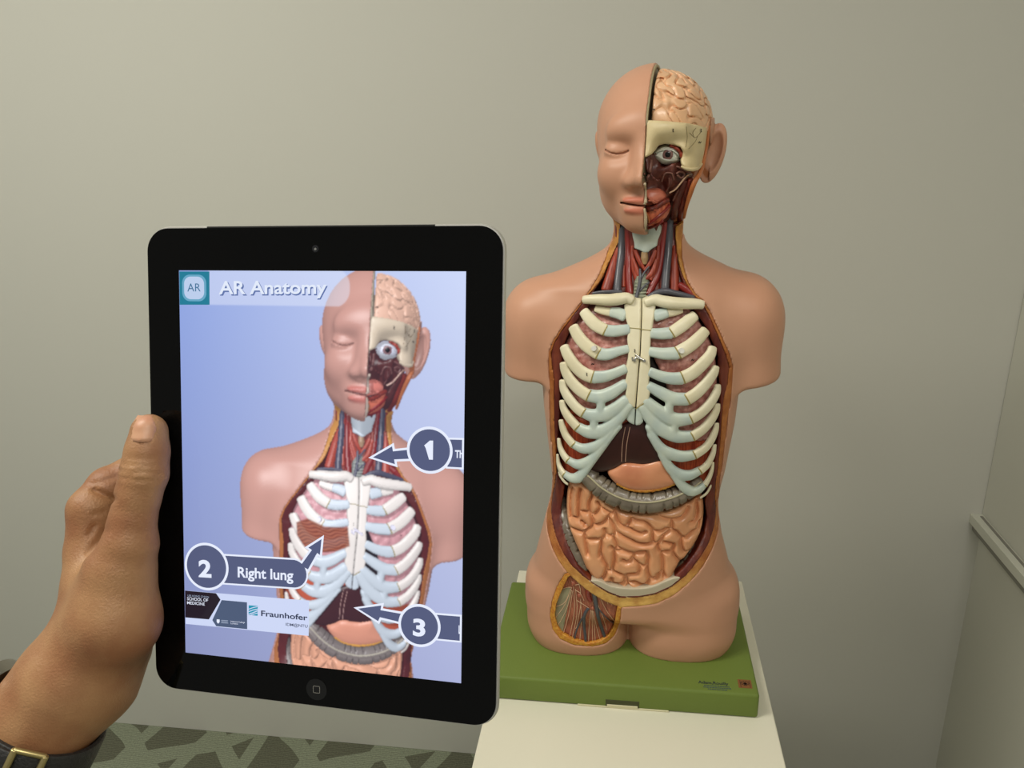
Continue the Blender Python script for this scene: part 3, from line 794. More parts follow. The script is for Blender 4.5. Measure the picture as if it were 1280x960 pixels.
# ------------------------------------------------------------------ small intestine: traced loops
TA, TB, TC, TD = (690, 600, SA), (780, 600, SA), (690, 680, SA), (780, 680, SA)
CREASES = [
 (TA, [(325, 115), (312, 200), (306, 330), (300, 440), (255, 436), (215, 446)]), (TA, [(232, 110), (212, 220), (208, 330), (216, 440)]), (TA, [(482, 150), (450, 220), (430, 270), (430, 360), (470, 405), (520, 370), (550, 320), (522, 262)]),
 (TA, [(550, 320), (600, 345), (650, 378), (700, 385), (742, 345)]), (TA, [(430, 375), (460, 440), (470, 522), (430, 562), (366, 600), (300, 586), (236, 566)]), (TA, [(340, 480), (368, 505), (382, 532)]), (TA, [(330, 368), (430, 372)]),
 (TA, [(470, 524), (520, 520), (585, 496), (630, 450), (664, 398), (700, 386)]), (TA, [(648, 440), (695, 510), (724, 590), (705, 636), (650, 642), (612, 616), (602, 570)]), (TA, [(366, 600), (382, 680), (396, 780), (410, 860)]),
 (TA, [(396, 690), (480, 682), (560, 680), (606, 640), (616, 606)]), (TA, [(560, 680), (566, 760), (550, 840), (555, 880)]), (TC, [(552, 100), (590, 200), (626, 262), (620, 312), (600, 372), (568, 402)]),
 (TA, [(692, 638), (720, 700), (742, 772), (712, 802), (680, 770)]), (TA, [(710, 802), (716, 870), (718, 950)]), (TC, [(718, 190), (692, 284), (652, 312), (622, 312)]),
 (TA, [(724, 388), (768, 500), (838, 545), (900, 565), (955, 598), (1025, 616), (1068, 602)]), (TA, [(862, 528), (892, 488), (912, 452), (962, 472), (1060, 490), (1118, 538), (1155, 590), (1150, 680), (1162, 722)]),
 (TA, [(724, 592), (800, 642), (900, 692), (972, 726), (1062, 740), (1162, 722)]), (TA, [(742, 772), (800, 800), (880, 830), (950, 842), (1080, 830)]), (TA, [(1155, 590), (1240, 592)]), (TB, [(332, 592), (420, 592), (490, 562), (545, 572)]),
 (TB, [(339, 722), (380, 727), (432, 682), (452, 640), (545, 572)]), (TB, [(325, 385), (400, 425), (480, 450), (540, 455), (640, 440), (700, 390), (732, 325)]), (TB, [(540, 455), (546, 520), (545, 572)]), (TB, [(545, 572), (600, 602), (650, 652), (702, 662), (752, 622), (790, 592), (832, 580)]),
 (TB, [(828, 255), (838, 380), (812, 470), (765, 492)]), (TB, [(850, 580), (862, 480)]), (TB, [(662, 656), (652, 750), (682, 822), (724, 832)]), (TB, [(452, 715), (520, 730), (566, 750), (556, 830), (600, 900), (640, 950)]), (TB, [(384, 730), (390, 790), (425, 832), (490, 822), (556, 830)]),
 (TB, [(425, 832), (440, 900), (446, 950)]), (TD, [(438, 150), (446, 230), (442, 310), (462, 372)]), (TA, [(1080, 830), (1102, 900), (1092, 960)]), (TC, [(1100, 190), (1088, 260), (1100, 340), (1132, 392), (1200, 384)]), (TC, [(716, 84), (800, 86), (900, 110), (940, 116), (1000, 100), (1078, 98)]),
 (TC, [(938, 118), (920, 180), (862, 212), (812, 192)]), (TC, [(934, 182), (990, 230), (1040, 256), (1092, 252)]), (TC, [(992, 232), (1006, 290), (980, 342), (900, 350), (820, 362), (758, 342), (700, 312), (690, 288)]), (TC, [(820, 362), (836, 402), (828, 440), (770, 462), (690, 452), (560, 450), (440, 438)]),
 (TC, [(842, 372), (860, 440), (882, 500), (915, 535)]), (TC, [(890, 440), (950, 438), (1010, 466), (1070, 466), (1112, 420), (1120, 384)]), (TC, [(680, 400), (684, 452)]), (TC, [(752, 462), (756, 512)]), (TD, [(300, 402), (350, 406), (392, 362)]), (TD, [(392, 350), (440, 320)]), (TC, [(400, 330), (398, 380), (430, 436)]),
]
INT_POLY = [(712, 606), (724, 600), (740, 612), (765, 632), (795, 643), (830, 641), (860, 630), (877, 622), (880, 640), (876, 665), (862, 690), (848, 706), (838, 724), (820, 737), (790, 738), (760, 732), (742, 722), (733, 712), (726, 695), (716, 672), (709, 650), (708, 625)]
def build_gut():
    """packed coils: every traced loop swells up to the crease it shares with its neighbours"""
    bed = xz(S(smooth_poly(INT_POLY, 3), .012))
    cr = []
    for z_, pts in CREASES:
        C = catmull(zc(*z_, pts), max(6, len(pts) * 5)); cr.append(S(C, .009)[:, [0, 2]])
    lo = np.array([min(p[0] for p in bed) - .006, -.125, min(p[1] for p in bed) - .006]); hi = np.array([max(p[0] for p in bed) + .006, -.02, max(p[1] for p in bed) + .006])
    h = .00092
    X, Y, Z = grid(lo, hi, h); x = X[:, 0, :]; z = Z[:, 0, :]
    x = x + 0 * z; z = z + 0 * x
    shp = np.broadcast(x, z).shape
    d = np.full(shp, 9.0)
    for P in cr: d = np.minimum(d, line2d(x, z, P))
    D = poly2d(x, z, bed)
    t = 1 - np.clip(d / .0074, 0, 1); rim = 1 - np.clip(-D / .009, 0, 1)
    H = (.0086 * (1 - t ** 2.1) + .0010) * (.35 + .65 * (1 - rim ** 2))
    gx, gz = np.gradient(H, h); sl = 1 / np.sqrt(1 + gx ** 2 + gz ** 2)
    H = H[:, None, :].astype(f32); D = D[:, None, :].astype(f32); sl = sl[:, None, :].astype(f32)
    B = bs(X, Y, Z)
    F = np.maximum(smax((B + .0165 - H) * sl, D, .003), -(B + .034))
    F = np.broadcast_to(F, (X.shape[0], Y.shape[1], Z.shape[2])).astype(f32)
    V, Q = surface_nets(F, lo, h); V = relax_mesh(V, Q, 2)
    return part('small_intestine', V, Q, M_int)
build_gut()
plate('peritoneum', [(733, 727), (755, 738.5), (776, 747), (800, 746.5), (822, 742.5), (842, 732.5), (852, 722), (838, 724), (815, 733.5), (790, 736), (765, 733), (748, 726)], .0030, .02, M_peri, h=.0012)
# ------------------------------------------------------------------ rib cage
Z1, Z2, Z3, Z4, Z5, Z6 = (660, 350, SA), (800, 350, SA), (660, 450, SA), (800, 450, SA), (660, 540, SA), (800, 540, SA)
M_seamb = M_seam
ARCH = []
def rib(zb, bone, wb, zk, cart, wk, off=.0035, offk=.0035, nb=30, nk=26, fused=False):
    """bony part from the flank to the joint and its cartilage from the joint on; widths in zoomed pixels"""
    out = []
    for nm, z, pts, w, m, n, of in (('rib', zb, bone, wb, M_bone, nb, off), ('costal_cartilage', zk, cart, wk, M_cart, nk, offk)):
        if pts is None: continue
        if nm == 'costal_cartilage' and fused:
            ARCH.append((catmull(zc(*z, pts), 22), np.atleast_1d(w) * 1.30 / SA / 2)); continue
        C = catmull(zc(*z, pts), n); P, Nn = Sn(C, of)
        for _ in range(4):
            P[1:-1] = (P[:-2] + 2 * P[1:-1] + P[2:]) / 4; Nn[1:-1] = (Nn[:-2] + 2 * Nn[1:-1] + Nn[2:]) / 4
        Nn /= np.linalg.norm(Nn, axis=1)[:, None]
        hw = np.interp(np.linspace(0, 1, n), np.linspace(0, 1, np.size(w)), np.atleast_1d(w)) * (1.26 if nm == 'costal_cartilage' else 1.28) / SA / 2 * (P[:, 1] - CAM[1]) / FOC
        V, Q = sweep(P, hw, np.minimum(hw * .62, .0040), Nn, k=16, p=2.5)
        o = part(nm, V, Q, m)
        if nm == 'rib' and cart is not None:
            T = P[-1] - P[-2]; T /= np.linalg.norm(T); q = np.stack([P[-1] - T * .0006, P[-1] + T * .0003, P[-1] + T * .0010])
            V, Q = sweep(q, np.full(3, hw[-1] * 1.02), np.full(3, min(hw[-1] * .62, .0040) * 1.06), np.tile(Nn[-1], (3, 1)), k=16, p=2.5, cap=False); part('joint_seam', V, Q, M_seam, o)
        out.append(o)
    return out
# left of the picture
rib(Z1, [(780, 325), (860, 350), (950, 368)], (70, 80, 85), Z1, [(955, 368), (1030, 380), (1100, 405)], (95, 110, 115), off=.006, offk=.005)
R2 = rib(Z1, [(640, 362), (695, 435), (775, 515), (885, 575)], (95, 112, 118, 112), Z1, [(890, 576), (980, 584), (1060, 576), (1150, 562)], (112, 112, 105, 95))
R3 = rib(Z1, [(520, 540), (580, 650), (680, 760), (808, 842)], (105, 118, 122, 122), Z1, [(815, 843), (910, 850), (1030, 815), (1142, 788)], (122, 112, 90, 80))
rib(Z3, [(415, -150), (450, -65), (540, 70), (640, 155), (740, 195)], (95, 110, 122, 128, 128), Z3, [(748, 196), (860, 190), (980, 155), (1115, 98)], (126, 116, 98, 90))
rib(Z3, [(408, 40), (430, 130), (500, 250), (600, 350), (694, 408)], (85, 105, 116, 120, 122), Z3, [(702, 412), (820, 425), (950, 380), (1100, 282)], (124, 130, 120, 95), fused=True)
rib(Z3, [(396, 240), (412, 340), (470, 440), (550, 540), (634, 606)], (75, 95, 106, 108, 110), Z3, [(642, 612), (740, 640), (880, 625), (1000, 560), (1110, 465)], (112, 130, 135, 125, 100), fused=True)
rib(Z3, [(390, 470), (410, 560), (470, 660), (566, 770)], (65, 85, 98, 102), Z3, [(575, 780), (690, 830), (830, 820), (950, 755), (1060, 650), (1160, 525)], (110, 130, 135, 120, 105, 90), fused=True)
rib(Z5, [(377, -130), (400, -40), (440, 50), (518, 145)], (60, 80, 88, 90), Z5, [(524, 152), (620, 195), (730, 185), (840, 120), (960, -20)], (92, 102, 105, 95, 80), fused=True)
rib(Z5, [(352, 80), (370, 180), (410, 265), (458, 325)], (45, 68, 80, 85), Z5, [(464, 332), (560, 378), (660, 358), (750, 285), (860, 150)], (86, 100, 100, 85, 70), fused=True)
rib(Z5, [(338, 260), (350, 360), (378, 430), (418, 488)], (35, 60, 74, 80), Z5, [(424, 494), (500, 535), (575, 525), (650, 440), (740, 310)], (82, 95, 100, 80, 65), fused=True)
rib(Z5, [(333, 400), (365, 495), (415, 565), (455, 596)], (30, 34, 34, 26), Z5, None, 0, off=.006)
def bridge(z, pts, w, off=.0030): ARCH.append((catmull(zc(*z, pts), 12), np.array([w]) * .62 / SA / 2))
def build_arch(label):
    """the lower rib cartilages of one side grow together into one arch with slots"""
    segs = []
    for C, w in ARCH:
        P, _ = Sn(C, .0035); r = np.interp(np.linspace(0, 1, len(C)), np.linspace(0, 1, len(w)), w) * (P[:, 1] - CAM[1]) / FOC
        segs.append((P, r))
    A = np.concatenate([q[0] for q in segs]); lo, hi = bbox_of(A, .012)
    def fn(X, Y, Z):
        x = X[:, 0, :]; z = Z[:, 0, :]; D = None
        for P, r in segs:
            d = np.full(np.broadcast(x, z).shape, 1.0)
            for i in range(len(P) - 1):
                a = P[i][[0, 2]]; e = P[i + 1][[0, 2]] - a
                t = np.clip(((x - a[0]) * e[0] + (z - a[1]) * e[1]) / (e @ e + 1e-15), 0, 1)
                d = np.minimum(d, np.sqrt((x - a[0] - t * e[0]) ** 2 + (z - a[1] - t * e[1]) ** 2) - (r[i] + (r[i + 1] - r[i]) * t))
            D = d if D is None else smin(D, d, .0026)
        D = D[:, None, :].astype(f32); B = bs(X, Y, Z)
        dome = .0026 * (1 - np.exp(np.minimum(D, 0) / .003))
        return smax(smax(B + .0022 - dome, D, .004), -(B + .0085), .003)
    sdf_obj('costal_arch', fn, lo, hi, .00115, M_cart, model, ROOT, label=label); ARCH.clear()
bridge(Z3, [(832, 430), (830, 530), (826, 620)], 170); bridge(Z3, [(752, 640), (752, 730), (748, 800)], 165)
bridge(Z5, [(575, 545), (650, 455), (750, 320), (860, 175), (960, 40), (1040, -60)], 130)
build_arch('fused cartilage arch left of the breastbone')
# right of the picture
rib(Z2, [(470, 338), (390, 362), (308, 372)], (70, 80, 90), Z2, [(300, 374), (240, 390), (180, 405)], (100, 110, 115), off=.006, offk=.005)
rib(Z2, [(625, 410), (560, 460), (470, 530), (362, 602)], (95, 112, 118, 112), Z2, [(352, 606), (240, 614), (135, 610)], (112, 108, 95))
rib(Z2, [(745, 580), (670, 665), (565, 755), (432, 832)], (100, 118, 122, 125), Z2, [(424, 836), (270, 842), (115, 818)], (122, 112, 90))
rib(Z4, [(828, -140), (800, -55), (715, 45), (600, 148), (488, 203)], (85, 108, 120, 124, 126), Z4, [(478, 208), (370, 212), (240, 185), (115, 135)], (126, 118, 104, 90))
rib(Z4, [(866, 80), (838, 150), (760, 260), (650, 375), (538, 450)], (75, 100, 112, 118, 120), Z4, [(530, 455), (380, 445), (230, 375), (105, 305)], (122, 122, 110, 90), fused=True)
rib(Z4, [(888, 290), (872, 370), (805, 490), (700, 600), (580, 672)], (65, 92, 104, 108, 112), Z4, [(572, 676), (440, 690), (320, 660), (190, 575), (75, 475)], (118, 135, 138, 125, 100), fused=True)
rib(Z4, [(886, 510), (870, 580), (815, 680), (720, 790), (598, 872)], (60, 82, 96, 104, 108), Z4, [(590, 876), (430, 880), (260, 805), (130, 690), (20, 545)], (112, 128, 135, 120, 90), fused=True)
rib(Z6, [(878, -95), (862, -20), (815, 85), (740, 185), (620, 262)], (50, 72, 88, 94, 100), Z6, [(612, 268), (480, 285), (350, 255), (235, 185), (130, 40)], (106, 118, 118, 100, 80), fused=True)
rib(Z6, [(854, 150), (830, 255), (768, 372), (684, 446)], (42, 66, 80, 88), Z6, [(676, 452), (570, 500), (450, 490), (345, 415), (250, 270)], (94, 110, 112, 95, 70), fused=True)
rib(Z6, [(834, 350), (822, 430), (788, 525), (738, 605)], (30, 46, 60, 72), Z6, [(732, 612), (680, 660), (590, 685), (490, 625), (400, 510)], (80, 100, 105, 90, 70), fused=True)
rib(Z6, [(825, 555), (806, 620), (760, 700), (690, 752)], (26, 32, 32, 24), Z6, None, 0, off=.006)
bridge(Z4, [(340, 470), (335, 560), (330, 640)], 165); bridge(Z4, [(395, 700), (392, 790), (390, 860)], 165)
bridge(Z6, [(520, 660), (430, 560), (330, 400), (225, 215), (140, 50), (95, -50)], 130)

build_arch('fused cartilage arch right of the breastbone')
# sternum in two halves, with its light blue tip
q4 = lambda pts: zc(660, 350, 4.571, pts)
stl = plate('sternum', q4([(588, 84), (612, 100), (648, 112), (648, 200), (640, 400), (622, 620), (613, 736), (596, 728), (568, 702), (556, 660), (562, 625), (554, 590), (563, 545), (560, 500), (570, 455), (573, 400), (566, 345), (573, 275), (556, 215), (548, 150), (566, 110)]), .0008, .011, M_bone, smooth=False, k=.003, h=.001, label='cream sternum half left of the seam')
strr = plate('sternum', q4([(652, 112), (690, 92), (715, 105), (732, 140), (724, 205), (713, 270), (703, 330), (700, 400), (697, 455), (700, 520), (692, 585), (700, 640), (690, 690), (655, 714), (618, 738), (627, 620), (645, 400), (652, 200)]), .0008, .011, M_bone, smooth=False, k=.003, h=.001, label='cream sternum half right of the seam')
plate('xiphoid_tip', q4([(613, 738), (580, 722), (566, 765), (562, 800), (578, 818), (609, 832)]), .0024, .008, M_cart, smooth=False, k=.003, h=.001)
plate('xiphoid_tip', q4([(618, 740), (650, 716), (655, 770), (658, 815), (640, 832), (613, 834)]), .0024, .008, M_cart, smooth=False, k=.003, h=.001)
P, Nn = Sn(catmull(q4([(574, 273), (610, 276), (646, 280)]), 10), .0006); V, Q = sweep(P, .0005, .0005, Nn, k=6); part('joint_seam', V, Q, M_seam, stl)
P, Nn = Sn(catmull(q4([(652, 282), (690, 287), (710, 288)]), 10), .0006); V, Q = sweep(P, .0005, .0005, Nn, k=6); part('joint_seam', V, Q, M_seam, strr)
P, Nn = Sn(catmull(q4([(616, 736), (650, 714), (680, 690)]), 10), .0012); V, Q = sweep(P, .0006, .0006, Nn, k=6); part('joint_seam', V, Q, M_seam, strr)
# collar bones
c1 = cord('clavicle', zc(*Z1, [(640, 225), (700, 222), (800, 222), (930, 228), (1050, 215), (1130, 205), (1190, 235)]), (-.001, -.002, -.002, -.001, 0), np.array([5.2, 6.2, 7.4, 8.0, 7.2, 6.0]), M_bone, n=40, flat=.85, k=16)
c2 = cord('clavicle', zc(*Z2, [(712, 283), (640, 272), (520, 268), (390, 262), (260, 245), (170, 225), (70, 260)]), (-.001, -.002, -.002, -.001, 0), np.array([5.8, 6.8, 7.5, 7.9, 7.3, 6.0]), M_bone, n=40, flat=.85, k=16)

# chrome screws on the third ribs and the little hook across the sternum
def disc(name, px, py, off, rpx, t, m, parent=None, k=20):
    P, Nn = Sn([(px, py)], off); p = P[0]; n = Nn[0]; r = rpx * (p[1] - CAM[1]) / FOC
    bm = bmesh.new()
    q = Vector(n.tolist()).to_track_quat('Z', 'Y').to_matrix().to_4x4(); q.translation = Vector(p.tolist())
    bmesh.ops.create_cone(bm, cap_ends=True, segments=k, radius1=r, radius2=r * .86, depth=t, matrix=q)
    return bm_obj(name, bm, m, parent or model, smooth=True, origin=ROOT, autosharp=35)
M_screw = mat('bright_screw', rgb(232, 230, 222), rough=.35, metal=.25)
disc('screw', 742.7, 435.5, -.0024, 4.0, .005, M_screw); disc('screw', 851.8, 438.5, -.0024, 4.0, .005, M_screw)
hk = disc('hook_pivot', 805.5, 451, -.0012, 2.0, .003, M_steel)
C = catmull([(806, 451), (801, 448.5), (796, 447), (793.5, 449.5), (794, 452)], 16); P, Nn = Sn(C, -.0016); V, Q = sweep(P, .0014, .0008, Nn, k=8); part('hook', V, Q, M_steel)
C = catmull([(790.5, 446.5), (791, 451)], 6); P, Nn = Sn(C, -.0010); V, Q = sweep(P, .0010, .0012, Nn, k=8); part('hook_pin', V, Q, M_steel)
C = catmull([(794, 443.5), (800, 446.5)], 6); P, Nn = Sn(C, -.0010); V, Q = sweep(P, .0010, .0012, Nn, k=8); part('hook_plate', V, Q, M_steel)

# ------------------------------------------------------------------ neck
def NS(pts, off=0.0):
    """sight lines onto the neck cylinder alone (under the jaw)"""
    out = []
    off = np.broadcast_to(off, (len(pts),))
    for (px, py), o in zip(pts, off):
        y = -.04
        for _ in range(8):
            p = Py(px, py, y); z = p[2]; cx = (t_xl(z) + t_xr(z)) / 2; a = (t_xr(z) - t_xl(z)) / 2
            u = min(.97, abs((p[0] - cx) / a)); y = -t_bf(z) * (1 - u ** 2.1) ** .48 + o
        out.append(Py(px, py, y))
    return np.array(out)
ZN = (730, 275, SA)
def ncord(name, pts, off, r, m, parent=None, n=26, flat=.8, k=12, z=ZN, p=2.0):
    C = catmull(zc(*z, pts), n); P = NS(C, np.interp(np.linspace(0, 1, n), np.linspace(0, 1, np.size(off)), np.atleast_1d(off)))
    for _ in range(3): P[1:-1] = (P[:-2] + 2 * P[1:-1] + P[2:]) / 4
    rr = np.interp(np.linspace(0, 1, n), np.linspace(0, 1, np.size(r)), np.atleast_1d(r)) / SA / 2 * (P[:, 1] - CAM[1]) / FOC
    V, Q = sweep(P, rr, rr * flat, None, k=k, p=p); return part(name, V, Q, m, parent)
M_tan = mat('tan_tissue', rgb(172, 140, 100), rough=.45)
M_brown = mat('brown_red_muscle', rgb(132, 50, 34), rough=.4, var=rgb(86, 28, 20), scale=140, stretch=(3, 1, .3))
# bed of the neck
bed = []
for i, x in enumerate(np.linspace(430, 1010, 9)):
    C = [(x + (705 - x) * .0, 60), (x, 400), (x + (x - 705) * .35, 850)]
    P = NS(catmull(zc(*ZN, C), 16), .019); bed.append(sweep(P, .0085, .006, None, k=10))
V, Q = merge(bed); part('deep_neck_muscle', V, Q, M_brown)
ncord('neck_muscle', [(395, 330), (345, 500), (300, 650), (255, 800)], (.012, .010), (60, 105, 120, 125), M_red)
ncord('neck_muscle', [(455, 520), (450, 620), (450, 760)], .013, (40, 48, 52), M_red)
ncord('jugular_vein', [(445, 60), (440, 200), (425, 400), (405, 560), (390, 680), (380, 820)], (.012, .0105, .008), (84, 86, 88, 92), M_vein)
ncord('carotid_artery', [(512, 110), (512, 300), (510, 500), (512, 680), (528, 840)], (.015, .012), (76, 74, 78, 82), M_art)
ncord('neck_muscle', [(1035, 300), (1035, 450), (1032, 620), (1030, 810)], .0115, (50, 96, 106, 112), M_red)
ncord('jugular_vein', [(985, -90), (978, 60), (970, 220), (955, 450), (938, 620), (925, 800)], (.014, .011, .009, .007), (80, 84, 88, 92), M_vein)
ncord('carotid_artery', [(925, 30), (902, 250), (880, 450), (845, 620), (780, 760), (735, 850)], (.015, .012), (76, 78, 84, 84), M_art)
ncord('strap_muscle', [(555, 300), (552, 440), (570, 560), (610, 690)], .0105, (36, 52, 60, 60), M_red)
ncord('strap_muscle', [(585, 350), (620, 440), (655, 510), (690, 560)], .0085, (44, 54, 50, 34), M_red)
ncord('strap_muscle', [(852, 300), (838, 440), (815, 560), (760, 680)], .0105, (36, 52, 60, 60), M_red)
ncord('strap_muscle', [(815, 350), (785, 440), (740, 520), (690, 575)], .0085, (44, 54, 50, 34), M_red)
ncord('strap_muscle', [(560, 440), (590, 540), (620, 620), (640, 680)], .009, (40, 60, 60, 40), M_red)
ncord('strap_muscle', [(830, 450), (800, 560), (760, 630), (700, 680)], .009, (40, 66, 66, 40), M_red)
ncord('cricoid', [(690, 370), (692, 440), (694, 500)], .0085, (70, 84, 50), M_tan)
tr = ncord('trachea', [(660, 640), (655, 740), (640, 830), (632, 900)], .011, (150, 170, 150, 140), mat('grey_green_trachea', rgb(128, 132, 112), rough=.45), flat=.55)
for q in range(5):
    y = 712 + q * 38; ncord('tracheal_ring', [(585 - q * 4, y), (650 - q * 3, y + 8), (725 - q * 4, y)], .0062, 15, mat('pale_ring', rgb(166, 170, 148), rough=.45) if q == 0 else MATS['pale_ring'], tr, n=10)
ncord('thyroid_vein', [(640, 560), (642, 660), (630, 760), (598, 890)], .0050, (24, 36, 40, 44), M_vein)
ncord('thyroid_vein', [(745, 530), (690, 600), (648, 680)], .0055, (16, 22, 26), M_vein, n=12)
ncord('thyroid_vein', [(745, 712), (690, 755), (640, 810)], .0055, (18, 22, 26), M_vein, n=12)
ncord('subclavian_vein', [(740, 880), (830, 835), (930, 815), (1030, 835), (1140, 860), (1250, 890)], (.006, .004, .005), (60, 76, 84, 70, 66, 60), M_vein)
ncord('subclavian_vein', [(95, 840), (200, 826), (320, 822), (430, 826)], (.006, .005), (36, 46, 50, 50), M_vein)
ncord('subclavian_artery', [(1090, 740), (1150, 780), (1210, 830), (1260, 880)], (.008, .006), (70, 90, 80, 50), M_art)
# thyroid cartilage
def thy(X, Y, Z): pass
TP = NS(zc(*ZN, [(548, 140), (600, 120), (680, 100), (760, 80), (820, 62), (865, 52), (892, 85), (884, 150), (852, 230), (838, 305), (775, 338), (735, 372), (682, 374), (642, 350), (576, 330), (572, 260), (556, 200)]), .006)
tpoly = xz(TP); lo, hi = bbox_of(TP, .006); lo[1] -= .012
ZP = xz(NS(zc(*ZN, [(700, 90)]), 0))[0]
def thyf(X, Y, Z):
    cx = (t_xl(Z) + t_xr(Z)) / 2 - .004; a = (t_xr(Z) - t_xl(Z)) / 2
    n = loftd(X, Y, cx, a, t_bf(Z), t_bb(Z), 2.0) 
    D = wide2d(X, Z, tpoly)
    ridge = .004 * np.exp(-((X - (tpoly[12][0])) / .010) ** 2) * np.clip((1.408 - Z) / .03, 0, 1)
    d = smax(n + .0075 - ridge, D, .003); return np.maximum(d, -(n + .020))
sdf_obj('thyroid_cartilage', thyf, lo, hi, .0011, M_cart, model, ROOT, colfn=None)
# ------------------------------------------------------------------ inside of the head
ZH, ZH2, ZH3 = (780, 170, SA), (730, 160, SA), (730, 220, SA)
M_skull = mat('ivory_skull', rgb(222, 204, 160), rough=.36, var=rgb(206, 186, 140), scale=35)
M_deep = mat('deep_maroon_tissue', rgb(92, 44, 36), rough=.38, var=rgb(136, 78, 60), scale=120, bump=.6, bscale=200, lo=.5, hi=.8)
M_brain = mat('pale_peach_brain', rgb(236, 190, 148), rough=.33, var=rgb(226, 176, 134), scale=30, coat=.2)
M_tong = mat('rose_tongue', rgb(218, 128, 102), rough=.36, var=rgb(196, 104, 80), scale=80)
M_eyew = mat('eye_white', rgb(232, 234, 224), rough=.22, coat=.4); M_iris = mat('brown_iris', rgb(142, 104, 96), rough=.25, var=rgb(112, 78, 74), scale=300); M_pup = mat('black_pupil', rgb(4, 3, 3), rough=.12)
M_lidw = mat('grey_white_lid', rgb(222, 224, 210), rough=.3); M_edge = mat('orange_cut_edge', rgb(188, 112, 62), rough=.45)
hlo = np.array([-.010, -.115, 1.385]); hhi = np.array([.120, .060, 1.545])
def deep_fn(X, Y, Z):
    B = bs(X, Y, Z); u, v, w = to_head(X, Y, Z)
    n = .0022 * wnoise(X, Y, Z, 55, 11)
    d = smax(B + .0165 + n, -u + .0006, .001); d = np.maximum(d, v - .024); d = np.maximum(d, w - .033); d = np.maximum(d, -.102 - w); return np.maximum(d, u - .064)
deep = sub_grid_fn('deep_face_tissue', deep_fn, hlo, hhi, .0015, M_deep)
SK = [(807.5, 150), (830, 151), (860, 154), (886, 158), (884, 172), (882, 186), (879, 200), (876.5, 211), (866, 213.5), (858, 212), (852, 206), (851, 200), (853, 196), (854, 190), (851, 184.5), (842, 181), (831, 180), (823.5, 182), (819, 188.5), (815, 193), (806, 197.5), (804, 197), (805.5, 175)]
def skx(d, X, Y, Z, B, D):
    u, v, w = to_head(X, Y, Z); return np.maximum(d, -u + .0004)
skull = plate('skull', SK, .0026, .014, M_skull, smooth=False, k=.0025, h=.0011, extra=skx, pillow=.0015)
# arch end of the cheekbone and suture lines
cord('zygomatic_arch', [(852, 208), (858, 211), (866, 212), (873, 210), (877, 205)], .0022, np.array([1.4, 2.0, 2.2, 2.0, 1.6]), M_skull, skull, n=16)
M_sut = mat('brown_suture', rgb(120, 100, 66), rough=.6); sl = []
for pts in ([(862, 166), (868, 172), (872, 170), (877, 164)], [(872, 170), (869, 177), (861, 186)], [(868, 172), (866, 166), (870, 160)], [(858, 158), (859, 172), (857, 184)]):
    P, Nn = Sn(catmull(pts, 12), .0012); sl.append(sweep(P, .00028, .0003, Nn, k=5))
V, Q = merge(sl); part('suture', V, Q, M_sut, skull)
# brain
def brain_fn(X, Y, Z):
    u, v, w = to_head(X, Y, Z)
    x = u + .004 * np.sin(w * 150 + v * 60); y = v + .004 * np.sin(u * 170 + 1); z = w + .004 * np.sin(v * 140 + u * 90)
    n = wnoise(x, y, z, 54, 5, 9)
    g = np.exp(-(n / .28) ** 2)
    d = ell(u, v, w, (.003, .010, .026), (.0655, .080, .0665)) + .0042 * g - .0014
    d = smax(d, -u + .0042, .004)
    return np.maximum(d, .020 - w)
sub_grid_fn('brain', brain_fn, (.015, -.09, 1.52), (.115, .10, 1.605), .00095, M_brain, relax=2)
# inner skull rim under the skin cap
def rim_fn(X, Y, Z):
    B = bs(X, Y, Z); u, v, w = to_head(X, Y, Z)
    d = np.maximum(B + .0016, -(B + .0058)); d = np.maximum(d, np.abs(u + .0002) - .0022); return np.maximum(np.maximum(d, .030 - w), .0)if False else np.maximum(np.maximum(d, .030 - w), -v - .2)
sub_grid_fn('skull_rim', rim_fn, (.0, -.105, 1.525), (.07, .105, 1.61), .0011, mat('grey_bone_edge', rgb(172, 160, 124), rough=.5))
# eye
EC = Py(833.5, 193.5, 0); sEye = S([(833.5, 205)], .004)[0]
ec = Py(833.5, 193.0, -.0655)
def ico(name, c, r, m, parent=None, scale=(1, 1, 1), sub=3):
    bm = bmesh.new(); bmesh.ops.create_icosphere(bm, subdivisions=sub, radius=r, matrix=Matrix.Translation(np.asarray(c).tolist()) @ Matrix.Diagonal((*scale, 1)))
    return bm_obj(name, bm, m, parent or model, smooth=True, origin=ROOT)
ER = np.array([.0165, .0140, .0112])
def eyept(px, py, k=1.0):
    d = ray(px, py) / (ER * k); o = (CAM - ec) / (ER * k); b = d @ o; a = d @ d; c = o @ o - 1
    t = (-b - math.sqrt(max(b * b - a * c, 0))) / a; return CAM + ray(px, py) * t
eye = ico('eyeball', ec, 1.0, M_eyew, scale=tuple(ER))
def domed(name, px, py, rpx, m, k, parent):
    c = eyept(px, py, k); n = (CAM - c) / np.linalg.norm(CAM - c); r = rpx * (c[1] - CAM[1]) / FOC
    bm = bmesh.new(); q = Vector(n.tolist()).to_track_quat('Z', 'Y').to_matrix().to_4x4(); q.translation = Vector((c - n * .0006).tolist())
    bmesh.ops.create_uvsphere(bm, u_segments=20, v_segments=10, radius=1, matrix=q @ Matrix.Diagonal((r, r, r * .25, 1)))
    return bm_obj(name, bm, m, parent, smooth=True, origin=ROOT)
iris = domed('iris', 834.8, 193.4, 6.2, M_iris, 1.0, eye); domed('pupil', 834.8, 193.0, 3.4, M_pup, 1.10, iris)
